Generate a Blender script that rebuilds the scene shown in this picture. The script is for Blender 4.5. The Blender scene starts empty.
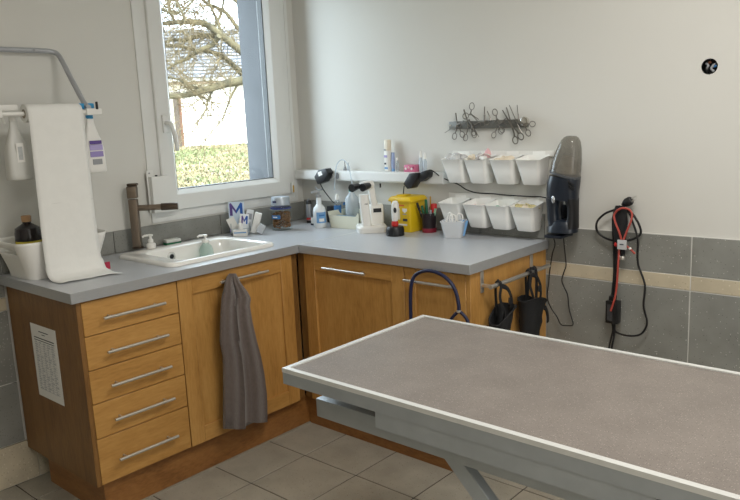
import bpy, bmesh, math, random
from mathutils import Vector, Matrix, noise
random.seed(7)
S = bpy.context.scene
COL = S.collection
# ------------------------------------------------------------------ camera
F = 729.04
CAM = Vector((3.0645, -2.8728, 1.4672))
RM = Matrix(((0.750091, -0.087076, 0.655577), (0.659878, 0.164298, -0.733189), (-0.043867, 0.982560, 0.180698)))
cd = bpy.data.cameras.new('camera'); cd.sensor_width = 36; cd.lens = F / 740 * 36; cd.clip_start = .05; cd.clip_end = 300
co = bpy.data.objects.new('camera', cd); COL.objects.link(co)
co.matrix_world = Matrix.Translation(CAM) @ RM.to_4x4()
S.camera = co
# pixel (740x500 frame) -> point on an axis-aligned plane that the thing touches
def ray(u, v): return RM @ Vector(((u - 370) / F, (250 - v) / F, -1))
def PX(u, v, x): d = ray(u, v); return CAM + d * ((x - CAM.x) / d.x)
def PY(u, v, y): d = ray(u, v); return CAM + d * ((y - CAM.y) / d.y)
def PZ(u, v, z): d = ray(u, v); return CAM + d * ((z - CAM.z) / d.z)
# ------------------------------------------------------------------ world, sun, lights, exposure
w = bpy.data.worlds.new('sky'); S.world = w; w.use_nodes = True
bg = w.node_tree.nodes['Background']; bg.inputs[0].default_value = (.76, .87, 1, 1); bg.inputs[1].default_value = 8.5
def light(name, typ, loc, direction, energy, color=(1, 1, 1), size=1, size_y=None):
    l = bpy.data.lights.new(name, typ); l.energy = energy; l.color = color
    if typ == 'AREA':
        l.size = size
        if size_y: l.shape = 'RECTANGLE'; l.size_y = size_y
    o = bpy.data.objects.new(name, l); COL.objects.link(o); o.location = loc
    o.rotation_euler = Vector(direction).to_track_quat('-Z', 'Y').to_euler()
    return o
sun = light('sun', 'SUN', (3, 2, 9), (-.74, -.05, -.5), 8.0, (1, .93, .82)); sun.data.angle = .01
pt = light('window_portal', 'AREA', (-.03, -.52, 1.62), (1, 0, 0), 0, size=.75, size_y=1.1); pt.data.cycles.is_portal = True
light('assumed_side_fill_light', 'AREA', (4.32, -1.75, 1.45), (-1, 0, -.06), 13, (1, .98, .95), 1.5, 1.5)  # assumed light from the right: unseen area lamp added to brighten the drawer fronts
light('ceiling_fill_light', 'AREA', (2.45, -1.3, 2.53), (0, 0, -1), 20, (1, .975, .935), .6, .6)  # unseen fill added to brighten the back wall, table and floor
light('ceiling_fill_light', 'AREA', (3.3, -2.9, 2.53), (0, 0, -1), 13, (1, .975, .935), .6, .6)  # second unseen fill, added to lighten the faces towards the camera
S.view_settings.view_transform = 'Standard'; S.view_settings.look = 'None'
S.view_settings.exposure = 0.36; S.view_settings.gamma = 1; S.view_settings.use_curve_mapping = False

# ------------------------------------------------------------------ materials
MATS = {}
def srgb(r, g, b): return tuple(((c / 255) / 12.92 if c <= 10 else ((c / 255 + .055) / 1.055) ** 2.4) for c in (r, g, b)) + (1,)
def mat(name, rgb, rough=.5, metal=0, var=0, vscale=8, bump=0, bscale=60, stretch=(1, 1, 1), spec=.5, alpha=1, trans=0, coat=0, sheen=0, emit=0, aniso=0):
    if name in MATS: return MATS[name]
    m = bpy.data.materials.new(name); m.use_nodes = True; n = m.node_tree.nodes; L = m.node_tree.links
    p = n['Principled BSDF']; c = srgb(*rgb)
    p.inputs['Base Color'].default_value = c; p.inputs['Roughness'].default_value = rough; p.inputs['Metallic'].default_value = metal
    p.inputs['Specular IOR Level'].default_value = spec; p.inputs['Alpha'].default_value = alpha
    p.inputs['Transmission Weight'].default_value = trans; p.inputs['Coat Weight'].default_value = coat
    p.inputs['Sheen Weight'].default_value = sheen; p.inputs['Anisotropic'].default_value = aniso
    if emit: p.inputs['Emission Color'].default_value = c; p.inputs['Emission Strength'].default_value = emit
    if var or bump:
        tc = n.new('ShaderNodeTexCoord'); mp = n.new('ShaderNodeMapping'); mp.inputs['Scale'].default_value = stretch
        L.new(tc.outputs['Object'], mp.inputs['Vector'])
        if var:
            t = n.new('ShaderNodeTexNoise'); t.inputs['Scale'].default_value = vscale; t.inputs['Detail'].default_value = 5
            L.new(mp.outputs[0], t.inputs['Vector'])
            r = n.new('ShaderNodeValToRGB'); e = r.color_ramp.elements
            e[0].position = .3; e[1].position = .7
            e[0].color = tuple(x * (1 - var) for x in c[:3]) + (1,); e[1].color = tuple(min(1, x * (1 + var)) for x in c[:3]) + (1,)
            L.new(t.outputs['Fac'], r.inputs[0]); L.new(r.outputs[0], p.inputs['Base Color'])
        if bump:
            t = n.new('ShaderNodeTexNoise'); t.inputs['Scale'].default_value = bscale; t.inputs['Detail'].default_value = 3
            L.new(mp.outputs[0], t.inputs['Vector'])
            b = n.new('ShaderNodeBump'); b.inputs['Strength'].default_value = bump; b.inputs['Distance'].default_value = .004
            L.new(t.outputs['Fac'], b.inputs['Height']); L.new(b.outputs[0], p.inputs['Normal'])
    MATS[name] = m; return m
def oak(name, stretch, dark=(160, 114, 56), mid=(184, 136, 72), lite=(198, 151, 86)):
    m = bpy.data.materials.new(name); m.use_nodes = True; n = m.node_tree.nodes; L = m.node_tree.links; p = n['Principled BSDF']
    tc = n.new('ShaderNodeTexCoord'); mp = n.new('ShaderNodeMapping'); mp.inputs['Scale'].default_value = stretch
    oi = n.new('ShaderNodeObjectInfo'); ad = n.new('ShaderNodeVectorMath'); ad.operation = 'MULTIPLY_ADD'
    ad.inputs[1].default_value = (1, 1, 1)
    cx = n.new('ShaderNodeCombineXYZ'); mm = n.new('ShaderNodeMath'); mm.operation = 'MULTIPLY'; mm.inputs[1].default_value = 19
    L.new(oi.outputs['Random'], mm.inputs[0])
    for i in range(3): L.new(mm.outputs[0], cx.inputs[i])
    L.new(tc.outputs['Object'], ad.inputs[0]); L.new(cx.outputs[0], ad.inputs[2]); L.new(ad.outputs[0], mp.inputs['Vector'])
    t1 = n.new('ShaderNodeTexNoise'); t1.inputs['Scale'].default_value = 5; t1.inputs['Detail'].default_value = 6; t1.inputs['Distortion'].default_value = .6
    t2 = n.new('ShaderNodeTexNoise'); t2.inputs['Scale'].default_value = 42; t2.inputs['Detail'].default_value = 3
    L.new(mp.outputs[0], t1.inputs['Vector']); L.new(mp.outputs[0], t2.inputs['Vector'])
    mx = n.new('ShaderNodeMath'); mx.operation = 'MULTIPLY_ADD'; mx.inputs[1].default_value = .45
    L.new(t2.outputs['Fac'], mx.inputs[0])
    s = n.new('ShaderNodeMath'); s.operation = 'MULTIPLY'; s.inputs[1].default_value = .6; L.new(t1.outputs['Fac'], s.inputs[0]); L.new(s.outputs[0], mx.inputs[2])
    r = n.new('ShaderNodeValToRGB'); e = r.color_ramp.elements; e[0].position = .3; e[1].position = .72
    e[0].color = srgb(*dark); e[1].color = srgb(*lite); k = e.new(.5); k.color = srgb(*mid)
    L.new(mx.outputs[0], r.inputs[0]); L.new(r.outputs[0], p.inputs['Base Color'])
    p.inputs['Roughness'].default_value = .42
    b = n.new('ShaderNodeBump'); b.inputs['Strength'].default_value = .12; b.inputs['Distance'].default_value = .002
    L.new(t2.outputs['Fac'], b.inputs['Height']); L.new(b.outputs[0], p.inputs['Normal'])
    MATS[name] = m; return m
def speckle(name, base, lightc, darkc, scale=70, rough=.4, amount=.06):
    m = bpy.data.materials.new(name); m.use_nodes = True; n = m.node_tree.nodes; L = m.node_tree.links; p = n['Principled BSDF']
    tc = n.new('ShaderNodeTexCoord')
    oi = n.new('ShaderNodeObjectInfo'); mm = n.new('ShaderNodeMath'); mm.operation = 'MULTIPLY'; mm.inputs[1].default_value = 31
    L.new(oi.outputs['Random'], mm.inputs[0]); ad = n.new('ShaderNodeVectorMath'); ad.operation = 'ADD'
    L.new(tc.outputs['Object'], ad.inputs[0]); L.new(mm.outputs[0], ad.inputs[1])
    nz = n.new('ShaderNodeTexNoise'); nz.inputs['Scale'].default_value = 9; nz.inputs['Detail'].default_value = 6; L.new(ad.outputs[0], nz.inputs['Vector'])
    r0 = n.new('ShaderNodeValToRGB'); b = srgb(*base); e = r0.color_ramp.elements; e[0].position = .3; e[1].position = .7
    e[0].color = tuple(x * .88 for x in b[:3]) + (1,); e[1].color = tuple(x * 1.1 for x in b[:3]) + (1,); L.new(nz.outputs['Fac'], r0.inputs[0])
    prev = r0.outputs[0]
    for col, sc, am in ((lightc, scale, amount), (darkc, scale * 1.17, amount)):
        vo = n.new('ShaderNodeTexVoronoi'); vo.inputs['Scale'].default_value = sc; L.new(ad.outputs[0], vo.inputs['Vector'])
        sx = n.new('ShaderNodeSeparateColor'); L.new(vo.outputs['Color'], sx.inputs[0])
        a = n.new('ShaderNodeMath'); a.operation = 'LESS_THAN'; a.inputs[1].default_value = am * 2.6; L.new(sx.outputs[0], a.inputs[0])
        d = n.new('ShaderNodeMath'); d.operation = 'LESS_THAN'; d.inputs[1].default_value = .26; L.new(vo.outputs['Distance'], d.inputs[0])
        f = n.new('ShaderNodeMath'); f.operation = 'MULTIPLY'; L.new(a.outputs[0], f.inputs[0]); L.new(d.outputs[0], f.inputs[1])
        mi = n.new('ShaderNodeMixRGB'); mi.inputs[2].default_value = srgb(*col); L.new(prev, mi.inputs[1]); L.new(f.outputs[0], mi.inputs[0]); prev = mi.outputs[0]
    L.new(prev, p.inputs['Base Color']); p.inputs['Roughness'].default_value = rough
    MATS[name] = m; return m
def clear(name, rgb=(255, 255, 255), haze=0, rough=.03, ior=1.45, hcol=None):
    m = bpy.data.materials.new(name); m.use_nodes = True; n = m.node_tree.nodes; L = m.node_tree.links; n.clear()
    o = n.new('ShaderNodeOutputMaterial'); t = n.new('ShaderNodeBsdfTransparent'); t.inputs[0].default_value = srgb(*rgb)
    g = n.new('ShaderNodeBsdfGlossy'); g.inputs['Roughness'].default_value = rough
    lw = n.new('ShaderNodeLayerWeight'); lw.inputs[0].default_value = .5
    pw = n.new('ShaderNodeMath'); pw.operation = 'POWER'; pw.inputs[1].default_value = 4; L.new(lw.outputs['Facing'], pw.inputs[0])
    f = n.new('ShaderNodeMath'); f.operation = 'MULTIPLY_ADD'; f.inputs[1].default_value = .6; f.inputs[2].default_value = .08 * (ior - 1); L.new(pw.outputs[0], f.inputs[0])
    mx = n.new('ShaderNodeMixShader'); L.new(f.outputs[0], mx.inputs[0])
    last = t.outputs[0]
    if haze:
        d = n.new('ShaderNodeBsdfDiffuse'); d.inputs[0].default_value = srgb(*(hcol or rgb)); m2 = n.new('ShaderNodeMixShader'); m2.inputs[0].default_value = haze
        L.new(t.outputs[0], m2.inputs[1]); L.new(d.outputs[0], m2.inputs[2]); last = m2.outputs[0]
    L.new(last, mx.inputs[1]); L.new(g.outputs[0], mx.inputs[2]); L.new(mx.outputs[0], o.inputs[0])
    MATS[name] = m; return m
wall_m = mat('wall_paint', (212, 210, 203), .75, var=.012, vscale=1.5, bump=.05, bscale=180)
ceil_m = mat('ceiling_paint', (235, 233, 226), .8, var=.02, vscale=3)
oak_y = oak('oak_grain_across', (3, .55, 3)); oak_x = oak('oak_grain_along_x', (.55, 3, 3)); oak_z = oak('oak_grain_upright', (3, 3, .5))
oak_d = oak('oak_panel_shaded', (3, 3, .45), (100, 68, 32), (124, 87, 44), (142, 103, 56))  # darker copy of the oak, shade of the side panel put into the colour
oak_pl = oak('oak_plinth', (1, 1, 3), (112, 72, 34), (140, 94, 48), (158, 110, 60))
carc = mat('cabinet_interior_board', (70, 46, 24), .6, var=.1)
tile_g = speckle('grey_speckled_tile', (138, 138, 132), (200, 198, 192), (84, 82, 80), 160, .42, .028)
tile_b = speckle('beige_band_tile', (196, 184, 160), (214, 204, 184), (176, 162, 138), 90, .45, .05)
tile_f = speckle('floor_tile_taupe', (164, 158, 144), (178, 172, 158), (122, 116, 104), 120, .42, .05)
grout = mat('wall_grout', (216, 214, 208), .85, var=.05, vscale=30)
grout_f = mat('floor_grout', (62, 56, 48), .9, var=.1, vscale=30)
lam = mat('worktop_laminate', (180, 182, 185), .3, var=.03, vscale=120)
alu = mat('brushed_edge_strip', (178, 180, 182), .34, .45, var=.05, vscale=40, stretch=(1, 1, 12))
steel = mat('satin_steel', (212, 209, 203), .33, .85, var=.03, vscale=50)
chrome = mat('instrument_steel', (150, 146, 140), .3, 1, var=.06, vscale=60)
galv = mat('galvanised_steel', (176, 181, 184), .42, .5, var=.06, vscale=14)
alu_rim = mat('aluminium_rim', (224, 224, 220), .32, .35, var=.03, vscale=30)
tabletop = speckle('table_laminate', (124, 115, 108), (160, 150, 141), (90, 83, 78), 210, .34, .16)
pvc = mat('white_pvc', (224, 224, 220), .35, var=.01, vscale=5)
pvc_s = mat('grey_gasket', (60, 62, 62), .6, var=.05)
white = mat('white_plastic', (232, 230, 224), .4, var=.01, vscale=6)
whitem = mat('white_bin_plastic', (246, 245, 240), .45, var=.012, vscale=6)
ceram = mat('white_sink_resin', (236, 234, 228), .18, var=.01, vscale=5, coat=.3)
bronze = mat('brushed_bronze_metal', (144, 130, 116), .34, .85, var=.06, vscale=30)
bronze_d = mat('dark_bronze_metal', (92, 80, 70), .36, .85, var=.06, vscale=30)
black = mat('black_plastic', (22, 22, 24), .4, var=.1, vscale=20)
rubber = mat('black_cable_rubber', (16, 16, 18), .5, var=.1, vscale=30)
nylon = mat('black_nylon', (17, 17, 19), .75, var=.25, vscale=60, bump=.3, bscale=200)
navy = mat('navy_cord', (22, 28, 62), .5, var=.15, vscale=80)
vac_b = mat('navy_black_vacuum_shell', (26, 33, 44), .32, var=.08, vscale=10)
vac_d = mat('vacuum_dark_grip', (13, 14, 17), .5, var=.1)
paper = mat('paper_white', (232, 231, 226), .85, var=.015, vscale=25, bump=.15, bscale=60)
ink = mat('print_ink_grey', (160, 163, 168), .9, var=.05)
ink_d = mat('print_ink_dark', (70, 72, 80), .9, var=.05)
towel_m = mat('taupe_terry', (98, 86, 80), .95, var=.14, vscale=90, bump=.7, bscale=420, sheen=.4)
yellow = mat('yellow_plastic', (226, 190, 28), .4, var=.03)
redp = mat('red_plastic', (196, 42, 40), .4, var=.04)
redc = mat('coral_red_cord', (172, 70, 58), .5, var=.06)
pink = mat('pink_plastic', (206, 110, 140), .4, var=.1, vscale=40)
pinks = mat('pale_pink_film', (226, 178, 180), .5, var=.08, vscale=40)
cream = mat('cream_plastic', (222, 220, 200), .45, var=.02)
blue = mat('blue_plastic', (52, 112, 170), .4, var=.05)
bluel = mat('light_blue_label', (112, 160, 206), .5, var=.08, vscale=30)
sky_b = mat('cyan_blue_plastic', (44, 148, 200), .4, var=.04)
teal = mat('teal_plastic', (40, 140, 140), .4, var=.05)
purple = mat('purple_print', (92, 70, 140), .5, var=.05)
lilac = mat('lilac_print', (172, 160, 206), .5, var=.05)
blue_pr = mat('blue_print', (34, 92, 176), .5, var=.05)
ochre = mat('ochre_print', (190, 150, 50), .5, var=.05)
green = mat('green_plastic', (30, 96, 66), .45, var=.06)
green_sp = mat('green_scourer', (28, 116, 78), .95, var=.2, vscale=200, bump=.6, bscale=300)
kib = mat('brown_kibble', (136, 98, 62), .85, var=.2, vscale=60)
amber = mat('dark_brown_liquid', (34, 28, 30), .2, var=.1)
greyp = mat('grey_plastic', (150, 152, 154), .4, var=.03)
gl = clear('window_glass', (250, 253, 252), ior=1.3)
clr = clear('clear_plastic', (240, 244, 246), .12, .08)
frost = clear('frosted_plastic', (228, 236, 242), .5, .25)
smoke = clear('smoky_plastic', (200, 198, 192), .3, .1, hcol=(164, 160, 152))
film = clear('clear_wrap_film', (246, 246, 246), .4, .15)

# ------------------------------------------------------------------ mesh helpers
def BM(): return bmesh.new()
def box(bm, x0, x1, y0, y1, z0, z1, M=None):
    v = [Vector((x, y, z)) for x in (x0, x1) for y in (y0, y1) for z in (z0, z1)]
    if M: v = [M @ p for p in v]
    v = [bm.verts.new(p) for p in v]
    for f in ((0, 1, 3, 2), (4, 6, 7, 5), (0, 4, 5, 1), (2, 3, 7, 6), (0, 2, 6, 4), (1, 5, 7, 3)): bm.faces.new([v[i] for i in f])
    return bm
def bevel(bm, w=.002, seg=2, ang=.6):
    bmesh.ops.recalc_face_normals(bm, faces=bm.faces[:])
    ed = [e for e in bm.edges if len(e.link_faces) == 2 and e.calc_face_angle(0) > ang]
    bmesh.ops.bevel(bm, geom=ed, offset=w, segments=seg, affect='EDGES', profile=.6, clamp_overlap=True)
    return bm
def loft(bm, rings, caps=(True, True), closed=True):
    R = [[bm.verts.new(p) for p in r] for r in rings]
    for a, b in zip(R, R[1:]):
        n = len(a)
        for i in range(n if closed else n - 1):
            j = (i + 1) % n
            try: bm.faces.new((a[i], a[j], b[j], b[i]))
            except ValueError: pass
    if caps[0]: bm.faces.new(list(reversed(R[0])))
    if caps[1]: bm.faces.new(R[-1])
    return R
def catmull(pts, k=6, closed=False):
    pts = [Vector(p) for p in pts]
    if len(pts) < 3: return pts
    out = []; n = len(pts)
    for i in range(n if closed else n - 1):
        if closed: p0, p1, p2, p3 = pts[i - 1], pts[i], pts[(i + 1) % n], pts[(i + 2) % n]
        else: p0, p1, p2, p3 = pts[max(i - 1, 0)], pts[i], pts[i + 1], pts[min(i + 2, n - 1)]
        for s in range(k):
            t = s / k
            out.append(.5 * ((2 * p1) + (p2 - p0) * t + (2 * p0 - 5 * p1 + 4 * p2 - p3) * t * t + (3 * p1 - p0 - 3 * p2 + p3) * t ** 3))
    if not closed: out.append(pts[-1])
    return out
def tube(bm, pts, r, seg=8, closed=False, smooth=0, flat=1, up=None):
    if smooth: pts = catmull(pts, smooth, closed)
    pts = [Vector(p) for p in pts]; n = len(pts); rings = []; nrm = None
    for i, p in enumerate(pts):
        if closed: t = pts[(i + 1) % n] - pts[i - 1]
        else: t = pts[min(i + 1, n - 1)] - pts[max(i - 1, 0)]
        t = t.normalized() if t.length > 1e-9 else Vector((0, 0, 1))
        if up is not None: nrm = Vector(up)
        elif nrm is None: nrm = Vector((0, 0, 1)) if abs(t.z) < .9 else Vector((1, 0, 0))
        nn = nrm - t * nrm.dot(t)
        nrm = nn.normalized() if nn.length > 1e-6 else t.orthogonal().normalized()
        b = t.cross(nrm); rr = r(i / (n - 1)) if callable(r) else r
        rings.append([p + (nrm * math.cos(a) * flat + b * math.sin(a)) * rr for a in (2 * math.pi * k / seg for k in range(seg))])
    if closed:
        rings.append(rings[0]); R = [[bm.verts.new(q) for q in g] for g in rings[:-1]]
        for i in range(n):
            a, b = R[i], R[(i + 1) % n]
            for k in range(seg): bm.faces.new((a[k], a[(k + 1) % seg], b[(k + 1) % seg], b[k]))
    else: loft(bm, rings)
    return bm
def lathe(bm, prof, c, seg=20, axis=(0, 0, 1), sx=1, sy=1):
    q = Vector((0, 0, 1)).rotation_difference(Vector(axis)); c = Vector(c)
    rings = [[c + q @ Vector((max(r, 1e-4) * math.cos(a) * sx, max(r, 1e-4) * math.sin(a) * sy, z)) for a in (2 * math.pi * k / seg for k in range(seg))] for r, z in prof]
    loft(bm, rings); return bm
def rrect(cx, cy, z, hx, hy, r, k=4):
    r = min(r, hx * .99, hy * .99); P = []
    for sx, sy, a0 in ((1, 1, 0), (-1, 1, 90), (-1, -1, 180), (1, -1, 270)):
        for i in range(k + 1):
            a = math.radians(a0 + 90 * i / k); P.append(Vector((cx + sx * (hx - r) + r * math.cos(a), cy + sy * (hy - r) + r * math.sin(a), z)))
    return P
def prism(bm, poly, d):
    d = Vector(d); a = [bm.verts.new(p) for p in poly]; b = [bm.verts.new(Vector(p) + d) for p in poly]; n = len(a)
    bm.faces.new(a); bm.faces.new(list(reversed(b)))
    for i in range(n): bm.faces.new((a[i], b[i], b[(i + 1) % n], a[(i + 1) % n]))
    return bm
def sph(bm, c, r, sub=1, sc=(1, 1, 1)):
    bmesh.ops.create_icosphere(bm, subdivisions=sub, radius=r, matrix=Matrix.Translation(c) @ Matrix.Diagonal(tuple(sc) + (1,))); return bm
WO = {}
def ob(name, bm, m, parent=None, origin=None, smooth=None, norm=True):
    if norm: bmesh.ops.recalc_face_normals(bm, faces=bm.faces[:])
    vs = [v.co for v in bm.verts]
    if origin is None:
        lo = [min(v[i] for v in vs) for i in range(3)]; hi = [max(v[i] for v in vs) for i in range(3)]
        origin = Vector(((lo[0] + hi[0]) / 2, (lo[1] + hi[1]) / 2, lo[2]))
    origin = Vector(origin)
    for v in bm.verts: v.co -= origin
    me = bpy.data.meshes.new(name); bm.to_mesh(me); bm.free()
    if m: me.materials.append(m)
    if smooth is not None:
        for p in me.polygons: p.use_smooth = True
        try: me.set_sharp_from_angle(angle=smooth)
        except Exception: pass
    o = bpy.data.objects.new(name, me); COL.objects.link(o); WO[o] = origin
    if parent: o.parent = parent; o.location = origin - WO[parent]
    else: o.location = origin
    return o
SM = .7
def tag(o, label=None, cat=None, group=None, kind=None):
    if label: o['label'] = label
    if cat: o['category'] = cat
    if group: o['group'] = group
    if kind: o['kind'] = kind
    return o
def thing(name, loc, label, cat, group=None):
    o = bpy.data.objects.new(name, None); COL.objects.link(o); o.location = loc; o.empty_display_size = .05; WO[o] = Vector(loc)
    return tag(o, label, cat, group)
def bx(name, m, parent, x0, x1, y0, y1, z0, z1, bev=0, seg=2):
    bm = box(BM(), x0, x1, y0, y1, z0, z1)
    if bev: bevel(bm, bev, seg)
    return ob(name, bm, m, parent, smooth=SM if bev else None)
def tb(name, m, parent, pts, r, seg=8, smooth=0, closed=False, flat=1, up=None):
    return ob(name, tube(BM(), pts, r, seg, closed, smooth, flat, up), m, parent, smooth=1.0)
def la(name, m, parent, prof, c, seg=20, axis=(0, 0, 1), sx=1, sy=1):
    return ob(name, lathe(BM(), prof, c, seg, axis, sx, sy), m, parent, smooth=SM)
def copy_tree(o, loc, label=None, parent=None):
    c = o.copy(); COL.objects.link(c); WO[c] = Vector(loc); c.parent = parent
    c.location = Vector(loc) - (WO[parent] if parent else Vector())
    if label: c['label'] = label
    for ch in [x for x in bpy.data.objects if x.parent == o]: copy_tree(ch, Vector(loc) + WO[ch] - WO[o], None, c)
    return c
def share(o, loc, parent):
    c = o.copy(); COL.objects.link(c); WO[c] = Vector(loc); c.parent = parent; c.location = Vector(loc) - (WO[parent] if parent else Vector()); return c

# ================================================================== THE ROOM
XR, YF, ZC = 4.4, -4.2, 2.6
T = .26
def st(o): o['kind'] = 'structure'; return o
fl = st(bx('floor', grout_f, None, -T, XR + .1, YF - .1, T, -.12, -.0025))
proto = None
def in_view_floor(x0, x1, y0, y1):
    return not (x1 < .5 and y0 > -1.6) and not (x1 < 1.5 and y0 > -.5)
for i in range(-3, 13):
    for j in range(-3, 12):
        x0, y0 = .806 + .305 * i, -.84 - .308 * j
        a0, a1, b0, b1 = max(x0 + .0025, .001), min(x0 + .3025, XR - .001), max(y0 + .0025, YF + .001), min(y0 + .3055, -.001)
        if a1 - a0 < .03 or b1 - b0 < .03 or not in_view_floor(a0, a1, b0, b1): continue
        full = abs(a1 - a0 - .300) < 1e-4 and abs(b1 - b0 - .303) < 1e-4
        if full and proto: share(proto, ((a0 + a1) / 2, (b0 + b1) / 2, -.006), fl)
        else:
            o = bx('floor_tile', tile_f, fl, a0, a1, b0, b1, -.006, 0, .0012, 1)
            if full: proto = o
st(bx('ceiling', ceil_m, None, -T, XR + .1, YF - .1, T, ZC, ZC + .15))
# window wall (x = 0) with its opening: wide rebate inside, narrower outer reveal
bm = BM()
def wall_with_hole(bm, x0, x1, ya, yb, za, zb):
    box(bm, x0, x1, YF, ya, 0, ZC); box(bm, x0, x1, yb, .0, 0, ZC)
    box(bm, x0, x1, ya, yb, 0, za); box(bm, x0, x1, ya, yb, zb, ZC)
WY0, WY1, WZ0, WZ1 = -.981, -.06, 1.012, 2.30
wall_with_hole(bm, -.065, 0, WY0, WY1, WZ0, WZ1)
wl = st(ob('wall_left', bm, wall_m, origin=(0, -2, 0)))
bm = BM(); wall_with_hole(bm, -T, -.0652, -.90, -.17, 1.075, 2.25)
ob('outer_leaf', bm, mat('shaded_outer_render', (76, 77, 79), .9, var=.08, vscale=6, bump=.04, bscale=80), wl)  # dark grey carries the shade of the reveal in its colour
# back wall (y = 0) with a square cut for the electrical box
HX, HZ, HR = 2.193, 1.59, .0285
bm = BM(); q = .05
for a in ((-T, HX - q, 0, ZC), (HX + q, XR, 0, ZC), (HX - q, HX + q, 0, HZ - q), (HX - q, HX + q, HZ + q, ZC)): box(bm, a[0], a[1], 0, .12, a[2], a[3])
wb = st(ob('wall_back', bm, wall_m, origin=(2, 0, 0)))
bm = BM(); n = 32; A = []; B = []; C2 = []
for k in range(n):
    a = 2 * math.pi * k / n; c, s = math.cos(a), math.sin(a); e = q / max(abs(c), abs(s))
    A.append(bm.verts.new((HX + c * e, 0, HZ + s * e))); B.append(bm.verts.new((HX + c * HR, 0, HZ + s * HR))); C2.append(bm.verts.new((HX + c * HR, .05, HZ + s * HR)))
for k in range(n):
    j = (k + 1) % n; bm.faces.new((A[k], A[j], B[j], B[k])); bm.faces.new((B[k], B[j], C2[j], C2[k]))
ob('plaster_collar', bm, wall_m, wb)
st(bx('wall_right', wall_m, None, XR, XR + .1, YF, 0, 0, ZC)); st(bx('wall_front', wall_m, None, 0, XR, YF - .1, YF, 0, ZC))
# unglazed door frame, assumed and added out of view behind the side fill lamp
d1 = thing('assumed_door_1', (4.37, -1.75, 0), None, None); st(d1)
bm = BM()
for a in ((-2.6, -2.5, 0, 2.25), (-1.0, -.9, 0, 2.25), (-2.5, -1.0, 2.2, 2.25), (-2.5, -1.0, .55, .65)): box(bm, 4.34, 4.4, a[0], a[1], a[2], a[3])
ob('assumed_door_frame', bm, pvc, d1)
bx('assumed_door_panel', pvc, d1, 4.36, 4.399, -2.5, -1.0, .0, .55)
for cx, cy in ((2.45, -1.3), (3.3, -2.9)):  # housings added around the two ceiling fills, out of view
    t = thing('added_fill_panel', (cx, cy, 2.54), 'added unseen square white ceiling fill panel above the ' + ('steel table' if cx < 3 else 'assumed door side of the room'), 'lamp')
    bm = BM()
    for a in ((-.34, -.31, -.34, .34), (.31, .34, -.34, .34), (-.31, .31, -.34, -.31), (-.31, .31, .31, .34)): box(bm, cx + a[0], cx + a[1], cy + a[2], cy + a[3], 2.54, 2.6)
    ob('fill_panel_frame', bm, pvc, t); bx('diffuser', white, t, cx - .31, cx + .31, cy - .31, cy + .31, 2.57, 2.6)

# ---- wall tiles
g = .002
def tiles_b(x0, x1, z0, z1, m, name, xs):
    xs = [x0] + [x for x in xs if x0 < x < x1] + [x1]
    for a, b in zip(xs, xs[1:]): bx(name, m, wb, a + g, b - g, -.008, .004, z0 + g, z1 - g, .0012, 1)
def tiles_a(y0, y1, z0, z1, m, name, ys):
    ys = [y0] + sorted(y for y in ys if y0 < y < y1) + [y1]
    for a, b in zip(ys, ys[1:]): bx(name, m, wl, -.004, .008, a + g, b - g, z0 + g, z1 - g, .0012, 1)
bx('wall_grout_bed', grout, wb, 1.537, XR, -.0055, .003, .18, .9605); bx('wall_grout_bed', grout, wl, -.003, .0055, YF, -1.72, .18, 1.004)
XJ = [1.556 + .6 * i for i in range(6)]
for z0, z1, m_, nm in ((.8046, .9601, tile_g, 'wall_tile'), (.7455, .8046, tile_b, 'border_tile'), (.441, .7455, tile_g, 'wall_tile'), (.18, .441, tile_g, 'wall_tile')):
    tiles_b(1.540, XR, z0, z1, m_, nm, XJ[1:])
YJ = [-1.86 - .6 * i for i in range(5)]
for z0, z1, m_, nm in ((.8046, 1.002, tile_g, 'wall_tile'), (.7475, .8046, tile_b, 'border_tile'), (.441, .7475, tile_g, 'wall_tile'), (.18, .441, tile_g, 'wall_tile')):
    tiles_a(YF, -1.70, z0, z1, m_, nm, YJ)
tiles_a(-1.70, -.002, .9, 1.004, tile_g, 'splash_tile', [-1.2, -.6]); tiles_b(.01, 1.536, .9, 1.014, tile_g, 'splash_tile', [.6, 1.2])
bl = st(bx('baseboard_left', grout, None, 0, .007, YF, -1.60, 0, .178))
for a, b in ((-1.66, -1.605), (-1.96, -1.66), (-2.26, -1.96), (-2.56, -2.26)): bx('baseboard_tile', tile_b, bl, .003, .013, a + .0015, b - .0015, .003, .178, .0015, 1)
bb = st(bx('baseboard_back', grout, None, 1.56, XR, -.007, 0, 0, .178))
for i in range(9): bx('baseboard_tile', tile_b, bb, 1.563 + .3 * i, 1.86 + .3 * i, -.013, -.003, .003, .178, .0015, 1)

# ---- window
wn = thing('window_1', (0, -.52, WZ0), None, None); st(wn)
def ring_frame(bm, x0, x1, y0, y1, z0, z1, wd):
    box(bm, x0, x1, y0, y0 + wd, z0, z1); box(bm, x0, x1, y1 - wd, y1, z0, z1); box(bm, x0, x1, y0 + wd, y1 - wd, z0, z0 + wd); box(bm, x0, x1, y0 + wd, y1 - wd, z1 - wd, z1)
bm = BM(); ring_frame(bm, -.062, .004, WY0, WY1, WZ0, WZ1, .062); ob('window_frame', bm, pvc, wn)
bm = BM(); ring_frame(bm, .0, .008, WY0 - .012, WY1 + .012, WZ0, WZ1 + .012, .02); ob('cover_strip', bm, pvc, wn)
SY0, SY1, SZ0, SZ1 = -.926, -.112, 1.058, 2.255
def prof_frame(prof, y0, y1, z0, z1):  # prof: (inset, x) swept round the rectangle with mitred corners
    bm = BM(); rings = []
    for i, x in prof: rings.append([Vector((x, y0 + i, z0 + i)), Vector((x, y1 - i, z0 + i)), Vector((x, y1 - i, z1 - i)), Vector((x, y0 + i, z1 - i))])
    rings.append(rings[0]); loft(bm, rings, (False, False)); return bm
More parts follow.
